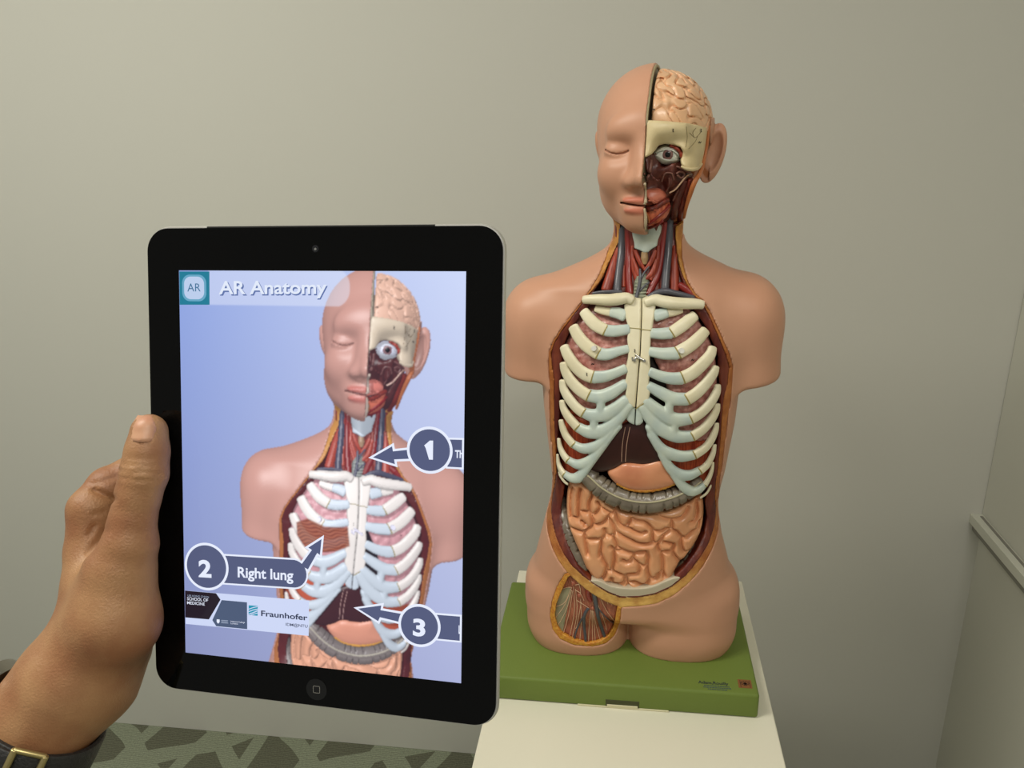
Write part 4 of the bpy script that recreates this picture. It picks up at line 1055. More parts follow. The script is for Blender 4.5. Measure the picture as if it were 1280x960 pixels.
for nm, pts, w in (('upper_eyelid', [(817.2, 192.4), (823, 190), (830, 187.6), (836, 187.4), (843, 190), (848, 194.6), (852, 199.5)], 30), ('lower_eyelid', [(817.2, 192.6), (824, 195.8), (830, 198.4), (838, 199.6), (845, 199.4), (852, 199.6)], 30)):
    C = catmull(zc(0, 0, 1, pts), 24); up = nm[0] == 'u'
    rim = catmull([(816.6, 192.2), (823, 186), (831, 182.6), (840, 183.6), (848, 188.5), (853, 195.5), (852.5, 199.6)] if up else [(816.6, 192.8), (821, 199), (828, 204.5), (836, 206.6), (844, 205), (850, 202), (852.5, 199.8)], 24)
    V = []
    for a, b in zip(C, rim):
        for t in np.linspace(0, 1, 5): V.append(eyept(*(a * (1 - t) + b * t), k=1.16 - .10 * t))
        V.append(eyept(*b, k=.96)); V.append(eyept(*a, k=1.0))
    V = np.array(V); k = 7; Q = [[i * k + j, i * k + (j + 1) % k, (i + 1) * k + (j + 1) % k, (i + 1) * k + j] for i in range(23) for j in range(k)]
    Q += [[j for j in range(k)][::-1], [23 * k + j for j in range(k)]]
    if not up: Q = [q[::-1] for q in Q]
    part(nm, V, Q, M_lidw, eye)
cord('eye_muscle', [(838, 181.5), (845, 184.5), (851, 191), (852, 196)], .008, 2.2, M_red, eye, n=14)
# tongue, cheek muscles, cut jaw bones
plate('tongue', zc(*ZH2, [(696, 730), (780, 690), (870, 700), (940, 755), (935, 815), (860, 860), (760, 890), (690, 895)]), .0130, .016, M_tong, pillow=.004, pw=.004, k=.004, extra=skx)
jw = plate('chewing_muscle', zc(*ZH3, [(690, 385), (760, 385), (880, 330), (960, 285), (992, 350), (965, 450), (880, 530), (770, 580), (700, 612), (705, 500)]), .0120, .016, mat('orange_red_muscle', rgb(216, 116, 80), rough=.36, var=rgb(168, 66, 44), scale=110, stretch=(2.5, 1, 1)), pillow=.003, pw=.004, k=.004, extra=skx)
for pts, m, r in (([(705, 380), (800, 370), (900, 300), (955, 275)], M_brown, 3), ([(720, 560), (800, 500), (900, 420), (975, 340)], M_art, 2.2), ([(745, 540), (735, 470), (708, 415)], M_edge, 1.1), ([(700, 600), (800, 575), (900, 510)], M_art, 2.0)):
    cord('muscle_strand', zc(*ZH3, pts), .0095, r, m, jw, n=16)
M_jaw = mat('cut_jaw_bone', rgb(196, 178, 146), rough=.45)
cord('upper_jaw_bone', [(806, 230), (807, 238), (807, 247), (807, 253)], .0012, np.array([1.8, 1.3, 1.5, 2.2]), M_jaw, n=14)
tb = cord('upper_teeth', [(807, 254.4), (801, 254.6), (795, 254.6), (788, 254.4)], .0012, np.array([1.4, 1.2, 1.1, .6]), M_jaw, n=14)
cord('lower_jaw_bone', [(805.5, 261), (807, 270), (807, 278), (806.5, 287)], .0012, np.array([1.4, 1.9, 2.0, 1.2]), M_jaw, n=14)
M_x = 0
M_mauve = mat('mauve_vessel', rgb(120, 78, 66), rough=.4)
vs = []
for pts, r in (([(310, 280), (300, 380), (270, 480), (240, 540)], .0017), ([(540, 390), (600, 350), (690, 390), (770, 440)], .0013), ([(760, 450), (690, 500), (610, 580), (540, 640)], .0011), ([(560, 740), (610, 640), (690, 560), (780, 470)], .0012),
               ([(515, 480), (515, 570), (480, 640)], .0008), ([(430, 520), (470, 430), (545, 430), (570, 500)], .0010), ([(600, 430), (640, 410), (690, 430), (660, 480), (610, 450)], .0012), ([(210, 290), (200, 380), (190, 450)], .0012), ([(200, 420), (235, 440), (205, 480)], .0012)):
    P, Nn = Sn(catmull(zc(*ZH, pts), 18), .0135); vs.append(sweep(P, r, r, Nn, k=8))
V, Q = merge(vs); part('facial_vessel', V, Q, M_mauve, deep)
cord('face_nerve', zc(*ZH, [(770, 430), (700, 470), (600, 600), (520, 650)]), .0125, .9, M_nerve, deep, n=18)
cord('neck_muscle', zc(*ZH, [(760, 500), (720, 640), (690, 760), (650, 900), (635, 1000)]), (.010, .010), np.array([5, 6.5, 6.5, 5.5, 4.5]), M_brown, n=24, flat=.7)
cord('neck_muscle', zc(*ZH, [(700, 520), (640, 660), (600, 780), (570, 930)]), .013, np.array([3.5, 5, 5, 4.5]), M_deep, n=24, flat=.7)
cord('skin_edge', [(886.5, 157), (885, 172), (883, 186), (880, 200), (876, 214), (868, 228), (862, 245), (858, 258), (855, 272)], .0016, np.array([1.6, 1.8, 1.8, 2.4, 3.0, 3.0, 2.2, 1.8]), M_edge, n=34)

# small printed reference marks on the organs
for n_, (px, py, off, a) in enumerate([(769, 373, -.0062, 0), (733.5, 468, -.0010, 1), (793.5, 438.5, -.0006, 1), (741, 455, .0118, 0), (866, 450, .0118, 0), (841.5, 163, .0004, 1), (876.5, 163, .0004, 1), (875, 178, .0004, 0), (817, 137, .0030, 0)]):
    C = catmull([(px - .6, py - 2), (px + .5, py - .6), (px - .5, py + .4), (px + .6, py + 2)] if a else [(px - 1.6, py + .9), (px - .6, py - .9), (px + .4, py + .8), (px + 1.5, py - .8)], 10)
    P, Nn = Sn(C, off); V, Q = sweep(P, .00045, .0003, Nn, k=6); part('printed_mark', V, Q, M_ink_s)
# ------------------------------------------------------------------ tablet computer
TW, TH_ = .1857, .2412
RT = rot('z', .03254248) @ rot('y', .1950629) @ rot('x', .08001035); TT = np.array([-.09631048, .04377853, .3770407])
ax = RC.T @ np.stack([RT[:, 0], -RT[:, 1], -RT[:, 2]], 1); TO = CAM + RC.T @ TT
TM = Matrix([list(ax[i]) + [TO[i]] for i in range(3)] + [[0, 0, 0, 1]])
def T2(px, py):
    """photo pixel -> tablet plane coordinates"""
    d = ray(px, py); n = ax[:, 2]; t = ((TO - CAM) @ n) / (d @ n); q = CAM + d * t - TO
    return float(q @ ax[:, 0]), float(q @ ax[:, 1])
tab = empty('tablet_computer', (0, 0, 0), 'black framed tablet held in the left hand, showing the anatomy picture', 'tablet', matrix=TM)
M_alu = mat('silver_aluminium', rgb(222, 220, 214), rough=.45, metal=.85); M_glass = mat('black_glass', rgb(5, 5, 5), rough=.05, spec=.16); M_strip = mat('black_antenna_plastic', rgb(28, 28, 26), rough=.4)
M_btn = mat('button_glass', rgb(4, 4, 4), rough=.15); M_btn2 = mat('button_mark', rgb(120, 118, 112), rough=.4)
def tobj(name, V, Q, m, parent=None, smooth=False, **k): return mesh_obj(name, V, Q, m, parent or tab, (0, 0, 0), smooth, **k)
# curved back shell: stacked rounded outlines
rings = []; n = 8
for z, ins in ((-.0002, .0), (-.0020, -.0006), (-.0040, -.0002), (-.0060, .0022), (-.0078, .0070), (-.0086, .0130), (-.0089, .030)):
    r = max(.0122 - ins * .3, .004); rings.append([(x, y, z) for x, y in rrect(-TW / 2 + ins, -TH_ / 2 + ins, TW / 2 - ins, TH_ / 2 - ins, r, n)])
k = len(rings[0]); V = [p for r in rings for p in r]
Q = [[i * k + j, i * k + (j + 1) % k, (i + 1) * k + (j + 1) % k, (i + 1) * k + j][::-1] for i in range(len(rings) - 1) for j in range(k)]
Q += [[j for j in range(k)], [(len(rings) - 1) * k + j for j in range(k)][::-1]]
shell = tobj('back_shell', V, Q, M_alu, smooth=True, autosharp=40)
V, Q = prism(rrect(-TW / 2 + .0006, -TH_ / 2 + .0006, TW / 2 - .0006, TH_ / 2 - .0006, .0115, 10), -.0004, .0006)
glass = tobj('front_glass', V, Q, M_glass)
# black plastic strip along the top edge
xa, xb = T2(258, 283)[0], T2(544, 279)[0]
bm = bmesh.new(); add_box(bm, (xa, TH_ / 2 - .0010, -.0062), (xb, TH_ / 2 + .0003, -.0001), .0002, 1); bm_obj('antenna_strip', bm, M_strip, tab)
# home button and camera
hx, hy = T2(396.5, 861); V, Q = prism([(hx + .0056 * math.cos(a), hy + .0056 * math.sin(a)) for a in np.linspace(0, 2 * math.pi, 40)[:-1]], .0005, .0008); hb = tobj('home_button', V, Q, M_btn)
o_ = rrect(hx - .0019, hy - .0019, hx + .0019, hy + .0019, .0006, 4); i_ = rrect(hx - .0016, hy - .0016, hx + .0016, hy + .0016, .0004, 4); k = len(o_)
tobj('square_mark', [(x, y, .00085) for x, y in o_ + i_], [[j, (j + 1) % k, k + (j + 1) % k, k + j] for j in range(k)], M_btn2, hb)
cx_, cy_ = T2(395, 311); V, Q = prism([(cx_ + .0017 * math.cos(a), cy_ + .0017 * math.sin(a)) for a in np.linspace(0, 2 * math.pi, 24)[:-1]], .0005, .0007); lens = tobj('front_camera', V, Q, mat('lens_glass', rgb(26, 26, 30), rough=.1))
V, Q = prism([(cx_ + .0006 * math.cos(a), cy_ - .0002 + .0006 * math.sin(a)) for a in np.linspace(0, 2 * math.pi, 16)[:-1]], .0006, .0008); tobj('lens', V, Q, mat('lens_glint', rgb(120, 120, 118), rough=.2), lens)  # small pale disc paints a glint on the camera glass

# ---- the lit screen: the torso as the tablet's own camera sees it
c4 = [T2(225, 339), T2(582, 338.5), T2(578, 852), T2(233, 816)]
print('screen corners', c4)
SX0, SX1 = (c4[0][0] + c4[3][0]) / 2, (c4[1][0] + c4[2][0]) / 2; SY0, SY1 = (c4[2][1] + c4[3][1]) / 2, (c4[0][1] + c4[1][1]) / 2
AR_R = rot('z', -.03050481) @ rot('x', .27152254) @ rot('y', .03193019) @ np.array([[1, 0, 0], [0, 0, 1], [0, -1, 0.]])
AR_C = np.array([-.06256037, -.73694877, 1.51830504]); AR_F = .25
SKIP = {'base_plate', 'latch_plate', 'latch_recess', 'latch_tab', 'printed_text', 'fine_print', 'emblem', 'emblem_drawing'}
def screen_colours(nx, ny):
    VV, FF, CC = [], [], []; o = 0
    bpy.context.view_layer.update()
    def walk(ob):
        nonlocal o
        for ch in ob.children:
            if ch.name.split('.')[0] in SKIP: continue
            me = ch.data
            v = np.zeros(len(me.vertices) * 3); me.vertices.foreach_get('co', v); v = v.reshape(-1, 3) + ROOT
            polys = [list(p.vertices) for p in me.polygons]
            ca = me.color_attributes.get('col')
            if ca is not None:
                c = np.zeros(len(me.vertices) * 4); ca.data.foreach_get('color', c); c = c.reshape(-1, 4)[:, :3]
                CC.extend(c[[p[0] for p in polys]].tolist())
            else:
                b = me.materials[0].node_tree.nodes['Principled BSDF'].inputs['Base Color'].default_value
                c = (.75, .72, .66) if me.materials[0].name == 'steel' else tuple(b)[:3]
                CC.extend([c] * len(polys))
            VV.append(v); FF.extend([[i + o for i in p] for p in polys]); o += len(v)
            walk(ch)
    walk(model)
    bvh = BVHTree.FromPolygons(np.concatenate(VV).tolist(), FF)
    org = Vector(AR_C.tolist()); C = np.zeros((ny, nx, 3)); hitm = np.zeros((ny, nx), bool)
    L = Vector((-.35, -.75, .65)).normalized(); RTT = AR_R.T
    xs = np.linspace(SX0, SX1, nx); ys = np.linspace(SY0, SY1, ny)
    wb = np.array([1.02, .96, 1.10])
    skinw = np.array([.92, .93, 1.23])
    for j in range(ny):
        D = np.stack([xs, np.full(nx, ys[j]), np.full(nx, -AR_F)], 1) @ AR_R
        fy = j / (ny - 1)
        for i in range(nx):
            d = Vector(D[i]).normalized()
            hit, nrm, fi, dist = bvh.ray_cast(org, d)
            fx = i / (nx - 1)
            if hit is None: continue
            if nrm.dot(d) > 0: nrm = -nrm
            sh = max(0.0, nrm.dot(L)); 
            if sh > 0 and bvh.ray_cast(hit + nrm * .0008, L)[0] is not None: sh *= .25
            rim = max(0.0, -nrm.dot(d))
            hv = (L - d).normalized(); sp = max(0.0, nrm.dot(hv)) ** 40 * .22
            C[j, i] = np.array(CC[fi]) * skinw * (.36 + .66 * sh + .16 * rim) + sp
            hitm[j, i] = True
    X, Y = np.meshgrid(np.linspace(0, 1, nx), np.linspace(0, 1, ny))
    tl, tr, bl, br = (linv(c) for c in ((146, 168, 228), (206, 217, 249), (140, 148, 192), (172, 179, 218)))
    bg = (tl * ((1 - X) * Y)[..., None] + tr * (X * Y)[..., None] + bl * ((1 - X) * (1 - Y))[..., None] + br * (X * (1 - Y))[..., None])
    C = C * 1.06 + np.array([.014, .014, .024])
    C = np.where(hitm[..., None], C, bg)
    PX, PY = np.meshgrid(xs, ys)
    # brown overlay of the right lung
    pl = poly2d(PX, PY, [T2(210 + a / 3.255, 560 + b / 3.255) for a, b in [(525, 300), (570, 285), (640, 318), (735, 322), (742, 398), (690, 418), (620, 424), (560, 402), (528, 352)]])
    t = np.clip(.5 - pl / .0008, 0, 1)[..., None] * .92
    st = .5 + .5 * np.sin(PY * 3800 + 3 * np.sin(PX * 260) + 2 * np.sin(PX * 700 + PY * 500))
    C = C * (1 - t) + (linv([128, 62, 48]) * (1 - st[..., None]) + linv([176, 104, 80]) * st[..., None]) * t
    # translucent title band
    x0, yb = T2(262, 381); x1, yt = T2(438, 339); r = .0085
    bd = np.maximum(np.maximum(x0 - PX, yb - PY), np.where(PX > x1 - r, np.hypot(PX - (x1 - r), np.maximum(np.abs(PY - (yb + yt + .001) / 2) - ((yt - yb) / 2 + .001 - r), 0)) - r, PX - x1))
    t = np.clip(.5 - bd / .0005, 0, 1)[..., None] * .42
    C = C * (1 - t) + linv([228, 234, 252]) * t
    return C, xs, ys
def screen_mat():
    m = bpy.data.materials.new('lit_screen'); m.use_nodes = True; nt = m.node_tree; b = nt.nodes['Principled BSDF']
    a = nt.nodes.new('ShaderNodeAttribute'); a.attribute_name = 'col'
    b.inputs['Base Color'].default_value = (0, 0, 0, 1); b.inputs['Roughness'].default_value = .08; b.inputs['Specular IOR Level'].default_value = .25
    nt.links.new(a.outputs['Color'], b.inputs['Emission Color']); b.inputs['Emission Strength'].default_value = 1.0
    return m
NX, NY = 390, 520
C, xs, ys = screen_colours(NX, NY)
Cp = np.pad(C, ((1, 1), (1, 1), (0, 0)), 'edge'); C = sum(wy * wx * Cp[1 + dy:1 + dy + NY, 1 + dx:1 + dx + NX] for dy, wy in ((-1, .2), (0, .6), (1, .2)) for dx, wx in ((-1, .2), (0, .6), (1, .2)))
PX, PY = np.meshgrid(xs, ys); V = np.stack([PX, PY, np.full(PX.shape, .00075)], -1).reshape(-1, 3)
ii = np.arange((NY - 1) * NX).reshape(NY - 1, NX)[:, :-1].ravel(); Q = np.stack([ii, ii + 1, ii + 1 + NX, ii + NX], 1)
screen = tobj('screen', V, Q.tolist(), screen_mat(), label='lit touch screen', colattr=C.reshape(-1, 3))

def emat(name, col):
    m = bpy.data.materials.new(name); m.use_nodes = True; b = m.node_tree.nodes['Principled BSDF']
    b.inputs['Base Color'].default_value = (0, 0, 0, 1); b.inputs['Roughness'].default_value = .1; b.inputs['Specular IOR Level'].default_value = .2
    b.inputs['Emission Color'].default_value = col; b.inputs['Emission Strength'].default_value = 1.0; return m
E_slate = emat('screen_slate', rgb(86, 93, 126)); E_white = emat('screen_white', rgb(232, 238, 254)); E_teal = emat('screen_teal', rgb(36, 124, 150)); E_pale = emat('screen_pale', rgb(188, 206, 236))
E_mid = emat('screen_mid_blue', rgb(104, 166, 196)); E_ink = emat('screen_ink', rgb(52, 60, 84)); E_band = emat('screen_band', rgb(206, 216, 246)); E_dark = emat('screen_dark', rgb(40, 32, 42)); E_grey = emat('screen_grey', rgb(78, 92, 120)); E_tx = emat('screen_title', rgb(226, 234, 250))
E_sh = emat('screen_shadow_text', rgb(96, 116, 170)); E_ar = emat('screen_badge_text', rgb(62, 112, 150)); E_lg = emat('screen_light_grey', rgb(160, 172, 196))
LAY = [0.00085]
def flat(name, pts, m, z, parent=None, px=True):
    P = [T2(*p) for p in pts] if px else pts
    if sum(P[i][0] * P[(i + 1) % len(P)][1] - P[(i + 1) % len(P)][0] * P[i][1] for i in range(len(P))) < 0: P = P[::-1]
    bm = bmesh.new(); vs = [bm.verts.new((x, y, z)) for x, y in P]; f_ = bm.faces.new(vs); bmesh.ops.triangulate(bm, faces=[f_])
    me = bpy.data.meshes.new(name); bm.to_mesh(me); bm.free(); me.materials.append(m); o = bpy.data.objects.new(name, me); link(o, parent or screen); return o
def grow(P, d):
    """offset a closed polygon outwards by d"""
    P = np.array(P); A = sum(P[i][0] * P[(i + 1) % len(P)][1] - P[(i + 1) % len(P)][0] * P[i][1] for i in range(len(P)))
    if A < 0: P = P[::-1]
    out = []
    for i in range(len(P)):
        a, b, c = P[i - 1], P[i], P[(i + 1) % len(P)]
        e1 = (b - a) / np.linalg.norm(b - a); e2 = (c - b) / np.linalg.norm(c - b)
        n1 = np.array([e1[1], -e1[0]]); n2 = np.array([e2[1], -e2[0]]); n = n1 + n2; n /= np.linalg.norm(n) + 1e-9
        out.append(b + n * d / max(.45, n @ n1))
    return [tuple(p) for p in out]
def circ(c, r, n=48): return [(c[0] + r * math.cos(a), c[1] + r * math.sin(a)) for a in np.linspace(0, 2 * math.pi, n + 1)[:-1]]
_cu = None
def fit_text(name, s, bl, br, tl, m, z, bold=.0, ref='H', dx=0, dy=0):
    """text whose baseline runs from bl to br (photo pixels) and whose capitals reach up to tl"""
    o = text_mesh(name, s, 1.0, m, screen, Matrix.Identity(4), bold=bold)
    me = o.data; v = np.zeros(len(me.vertices) * 3); me.vertices.foreach_get('co', v); v = v.reshape(-1, 3)
    cap = .729 + bold
    BL, BR, TL = (np.array(T2(*p)) for p in (bl, br, tl))
    x = (v[:, 0] - v[:, 0].min()) / (v[:, 0].max() - v[:, 0].min()); y = v[:, 1] / cap
    q = BL + x[:, None] * (BR - BL) + y[:, None] * np.array([0, (TL - BL)[1]]) + np.array([dx, dy])
    v[:, :2] = q; v[:, 2] = z; me.vertices.foreach_set('co', v.ravel()); me.update(); return o
z1, z2, z3, z4 = .00085, .00095, .00105, .00115
# badge and title
flat('badge_square', [(225.5, 339.5), (263, 339.5), (263.2, 381), (226, 381)], E_teal, z1)
a, b = T2(229.5, 376.5), T2(259, 343.5); flat('badge_ring', rrect(a[0], a[1], b[0], b[1], .0042), E_mid, z2, px=False)
a, b = T2(232, 374), T2(256.5, 346); flat('badge_face', rrect(a[0], a[1], b[0], b[1], .0036), E_pale, z3, px=False)
fit_text('badge_text', 'AR', (236, 364.5), (252.5, 364.3), (236, 354), E_ar, z4)
fit_text('title_text_shadow', 'AR Anatomy', (275, 367.5), (409.5, 367), (275, 350.5), E_sh, z1, bold=.03, dx=.0005, dy=-.0006)
fit_text('title_text', 'AR Anatomy', (275, 367.5), (409.5, 367), (275, 350.5), E_tx, z2, bold=.02)
# callouts
def callout(cpx, edge, num, box, arrow, bar):
    c = np.array(T2(*cpx)); r = np.linalg.norm(np.array(T2(*edge)) - c)
    w = .0011
    A = [T2(*p) for p in arrow]; B = bar
    flat('callout_bar_outline', grow(B, w * .8), E_white, z1, px=False); flat('callout_arrow_outline', grow(A, w), E_white, z1 + .00002, px=False)
    flat('callout_bar', B, E_slate, z2, px=False); flat('callout_arrow', A, E_slate, z2 + .00002, px=False)
    flat('callout_ring', circ(c, r), E_white, z2 + .00005, px=False); flat('callout_disc', circ(c, r - w * 1.2), E_slate, z3, px=False)
    if num == '1': flat('callout_number', [(538.2, 550.3), (542.3, 550.3), (542.0, 574.2), (537.2, 574), (537.4, 556.4), (533.0, 559.6), (531.2, 556.2)], E_white, z4)
    else: fit_text('callout_number', num, *box, E_white, z4, bold=.035)
def barpoly(l, rr_, rnd):
    """bar between two left points and two right points (photo pixels), optionally with a round right end"""
    (a, b), (c, d) = l, rr_
    A, B, Cc, Dd = (np.array(T2(*p)) for p in (a, b, c, d))
    P = [tuple(A)]
    if rnd:
        m = (Cc + Dd) / 2; r = np.linalg.norm(Cc - Dd) / 2; a0 = math.atan2(*(Cc - m)[::-1])
        P += [(m[0] + r * math.cos(a0 - t), m[1] + r * math.sin(a0 - t)) for t in np.linspace(0, math.pi, 16)]
    else: P += [tuple(Cc), tuple(Dd)]
    return P + [tuple(B)]
xe = SX1 - .0009
def clipx(P): return [(min(x, xe), y) for x, y in P]
callout((537.8, 562.3), (566.5, 563), '1', ((531.6, 573.8), (542.3, 574.2), (531.6, 550.5)), [(467, 571.3), (491, 557.5), (492, 563.8), (514, 561.5), (514, 573), (493.5, 573.8), (494.5, 579.8)], clipx(barpoly(((560, 549), (560, 583)), ((579.2, 549.5), (579, 584)), False)))
fit_text('callout_text', 'Th', (569.5, 571.5), (579.2, 571.8), (569.5, 561.5), E_white, z4, bold=.03)
callout((259.5, 707.5), (287, 708.5), '2', ((250, 719.5), (266, 720.5), (250, 697.5)), [(403, 673.2), (386.5, 683.8), (391, 686.8), (377, 706), (386, 711), (397.5, 690.5), (401, 693)], barpoly(((280, 693.8), (280, 727.8)), ((369, 699.2), (366.5, 733.5)), True))
fit_text('callout_text', 'Right lung', (298.7, 720.3), (368, 724.6), (298.7, 706.8), E_white, z4, bold=.022)
callout((525, 781), (551.5, 783), '3', ((517, 792.5), (532.5, 794), (517, 770.5)), [(448.5, 759.9), (477.5, 756), (476.5, 761.8), (503, 766.5), (502, 777), (475.8, 770.6), (473.5, 775.5)], clipx(barpoly(((546, 767.5), (545, 797.2)), ((578, 770), (577.5, 800.3)), False)))
fit_text('callout_text', 'L', (574, 790.6), (577.4, 791), (574, 779.8), E_white, z4, bold=.03)
# sponsor band
zl_ = lambda pts: zc(220, 720, 7.111, pts)
flat('logo_band', zl_([(92, 124), (1190, 214), (1186, 526), (95, 420)]), E_band, z1)
flat('dark_hexagon', zl_([(90, 124), (365, 148), (405, 205), (302, 380), (92, 362)]), E_dark, z2)
flat('grey_pentagon', zl_([(415, 208), (640, 228), (642, 466), (367, 440), (332, 386)]), E_grey, z2)
fit_text('logo_text', 'LEE KONG CHIAN', *zl_([(115, 176), (302, 190), (115, 158)]), E_lg, z3)
fit_text('logo_text', 'SCHOOL OF', *zl_([(110, 208), (296, 222), (110, 180)]), E_white, z3, bold=.01)
fit_text('logo_text', 'MEDICINE', *zl_([(110, 243), (266, 256), (110, 216)]), E_white, z3, bold=.01)
flat('shield', zl_([(372, 378), (398, 380), (398, 402), (385, 417), (372, 402)]), E_white, z3)
for k, w in enumerate((60, 58, 62)): flat('fine_print', zl_([(412, 384 + k * 11), (412 + w, 388 + k * 11), (412 + w, 393 + k * 11), (412, 389 + k * 11)]), E_lg, z3)
fit_text('logo_text', 'Imperial College', *zl_([(497, 402), (622, 413), (497, 388)]), E_white, z3)
fit_text('logo_text', 'London', *zl_([(497, 420), (560, 425), (497, 406)]), E_white, z3)
flat('logo_square', zl_([(655, 254), (736, 260), (734, 348), (653, 340)]), emat('screen_logo_teal', rgb(44, 150, 178)), z2)
for k, (ya, yb_, w) in enumerate(((285, 262, 7), (306, 284, 8), (329, 298, 9), (345, 318, 7))): flat('logo_stripe', zl_([(655, ya), (695, ya - 14), (735, yb_), (735, yb_ + w), (695, ya - 14 + w), (655, ya + w)]), E_band, z3)
fit_text('logo_text', 'Fraunhofer', *zl_([(766, 347), (1178, 388), (766, 296)]), E_ink, z3, bold=.022)
fit_text('logo_text', 'IDM@NTU', *zl_([(985, 434), (1178, 452), (985, 408)]), E_ink, z3, bold=.01)
# ------------------------------------------------------------------ the photographer's left hand
M_hand = mat('hand_skin', rgb(160, 120, 82), rough=.5, var=rgb(140, 94, 62), scale=38, bump=.35, bscale=900, spec=.4, sss=.0, attr=False)
def Hp(px, py, dep): return Pd(px, py, dep)
def seg(a, b): 
    A = Hp(*a[:3]); B = Hp(*b[:3]); return A, B, a[3] * a[2] / FOC, b[3] * b[2] / FOC
CHAINS = {
 'thumb': [(186.5, 540, .3830, 22.5), (184, 565, .3815, 25.5), (180, 592, .3800, 28), (172, 622, .3795, 26.5), (166, 650, .3790, 27), (161, 680, .3795, 34), (150, 715, .3805, 42), (138, 770, .3805, 48)],
 'index': [(118, 770, .398, 34), (113, 690, .404, 29), (114.5, 637, .406, 27.5), (136, 609, .414, 25), (160, 594, .419, 21), (232, 604, .4115, 17), (262, 616, .4085, 14)],
 'middle': [(116, 785, .408, 36), (122, 680, .424, 26), (176, 648, .434, 20), (258, 662, .4125, 17), (288, 672, .4080, 14)],
 'ring': [(122, 800, .414, 36), (132, 730, .432, 26), (186, 705, .438, 19), (262, 722, .4145, 16.5), (290, 732, .4105, 13.5)],
 'little': [(130, 815, .416, 34), (146, 778, .432, 25), (196, 766, .434, 17), (252, 786, .4185, 14.5), (274, 796, .4160, 12)],
}
PALM = [((150, 780, .3805, 47), (132, 740, .396, 44)), ((154, 812, .406, 32), (128, 850, .398, 44)), ((130, 795, .392, 44), (106, 836, .388, 50))]
ARM = [(114, 815, .388, 50), (82, 857, .386, 57), (52, 900, .386, 60), (16, 985, .386, 64), (-40, 1110, .386, 74), (-160, 1360, .38, 90)]
NAIL = (181.5, 535)
def hand_fn(X, Y, Z):
    d = None
    def add(d, s, k): return s if d is None else smin(d, s, k)
    for nm, ch in CHAINS.items():
        c = None
        for a, b in zip(ch[:-1], ch[1:]):
            A, B, ra, rb = seg(a, b); c = add(c, caps(X, Y, Z, A, B, ra, rb), .003)
        d = add(d, c, .006 if nm == 'thumb' else .005)
    for a, b in PALM:
        A, B, ra, rb = seg(a, b); d = add(d, caps(X, Y, Z, A, B, ra, rb), .012)
    c = None
    for a, b in zip(ARM[:-1], ARM[1:]):
        A, B, ra, rb = seg(a, b); c = add(c, caps(X, Y, Z, A, B, ra, rb), .01)
    d = add(d, c, .016)
    # creases over the thumb joint and beside the knuckle
    for pts, w, dp in (([(150, 588, .37), (166, 591, .37), (182, 590, .37), (202, 594, .37)], .0010, .0011), ([(154, 580, .37), (170, 582, .37), (192, 583, .37)], .0009, .0008), ([(152, 597, .37), (170, 600, .37), (198, 601, .37)], .0010, .0010), ([(160, 572, .37), (176, 574, .37), (190, 574, .37)], .0008, .0006),
                       ([(118, 613, .39), (130, 619, .39), (142, 624, .39)], .0014, .0026), ([(116, 643, .39), (130, 640, .39)], .0010, .0013), ([(111, 669, .39), (118, 657, .39)], .0011, .0018), ([(113, 605, .39), (128, 602, .39), (146, 596, .39)], .0010, .0010), ([(112, 690, .39), (124, 676, .39), (132, 664, .39)], .0022, .0012)):
        V0 = X - CAM[0]; V1 = Y - CAM[1]; V2 = Z - CAM[2]
        q0 = RC[0, 0] * V0 + RC[0, 1] * V1 + RC[0, 2] * V2; q1 = RC[1, 0] * V0 + RC[1, 1] * V1 + RC[1, 2] * V2; q2 = RC[2, 0] * V0 + RC[2, 1] * V1 + RC[2, 2] * V2
        px = q0 / q2; py = q1 / q2
        l = line2d(px, py, [((p[0] - 640) / FOC, (p[1] - 480) / FOC) for p in pts]) * .38
        g = dp * np.exp(-(l / w) ** 2) * (q2 < pts[0][2] + .03)
        d = d + g
    return d
org_h = Hp(104, 808, .389)
person = empty('person', org_h.tolist(), "person's bare left hand and forearm holding the tablet by its left edge", 'person')
allp = np.array([Hp(*p[:3]) for ch in CHAINS.values() for p in ch] + [Hp(*p[:3]) for p in ARM[:5]])
lo, hi = allp.min(0) - .03, allp.max(0) + .03
hand = sdf_obj('hand_and_forearm', hand_fn, lo, hi, .00118, M_hand, person, org_h, relax=2)
# thumb nail
M_nail = mat('thumb_nail', rgb(182, 132, 104), rough=.42, spec=.4, coat=.0, var=rgb(190, 146, 114), scale=90)
NV = []; kk = 9; nn = 9
def hand_hit(px, py):
    d = ray(px, py); lo_, hi_ = .355, .372
    ts = np.linspace(.350, .392, 120); P = CAM + d[None] * ts[:, None]
    f = hand_fn(P[:, 0], P[:, 1], P[:, 2]); i = np.argmax(f < 0); 
    if not (f < 0).any(): i = int(np.argmin(f))
    return CAM + d * ts[i], ts[i]
grid_n = []
for r in range(nn):
    t = r / (nn - 1)
    row = []
    cx = 182.5 - 4.5 * t; cy = 519 + 32 * t; hw = (8.0 + 8.5 * math.sin(min(1, t * 1.5 + .12) * math.pi / 2)) if t < .8 else 16.5 - 3.0 * ((t - .8) / .2) ** 2
    for c in range(kk):
        s = c / (kk - 1) * 2 - 1
        p, tt = hand_hit(cx + s * hw - 1.0, cy + 2.2 * s * s * (1 if t < .5 else -1) * (1 - abs(2 * t - 1)) + (2.0 * (1 - s * s) if t > .95 else 0))
        q = p - ray(cx, cy) * .0007 * (1 - .9 * s * s); row.append(q)
    grid_n.append(row)
G = np.array(grid_n).reshape(-1, 3); B = G + ray(181, 535) * .0016
V = np.concatenate([G, B]); m_ = nn * kk
Q = [[r * kk + c, (r + 1) * kk + c, (r + 1) * kk + c + 1, r * kk + c + 1] for r in range(nn - 1) for c in range(kk - 1)]
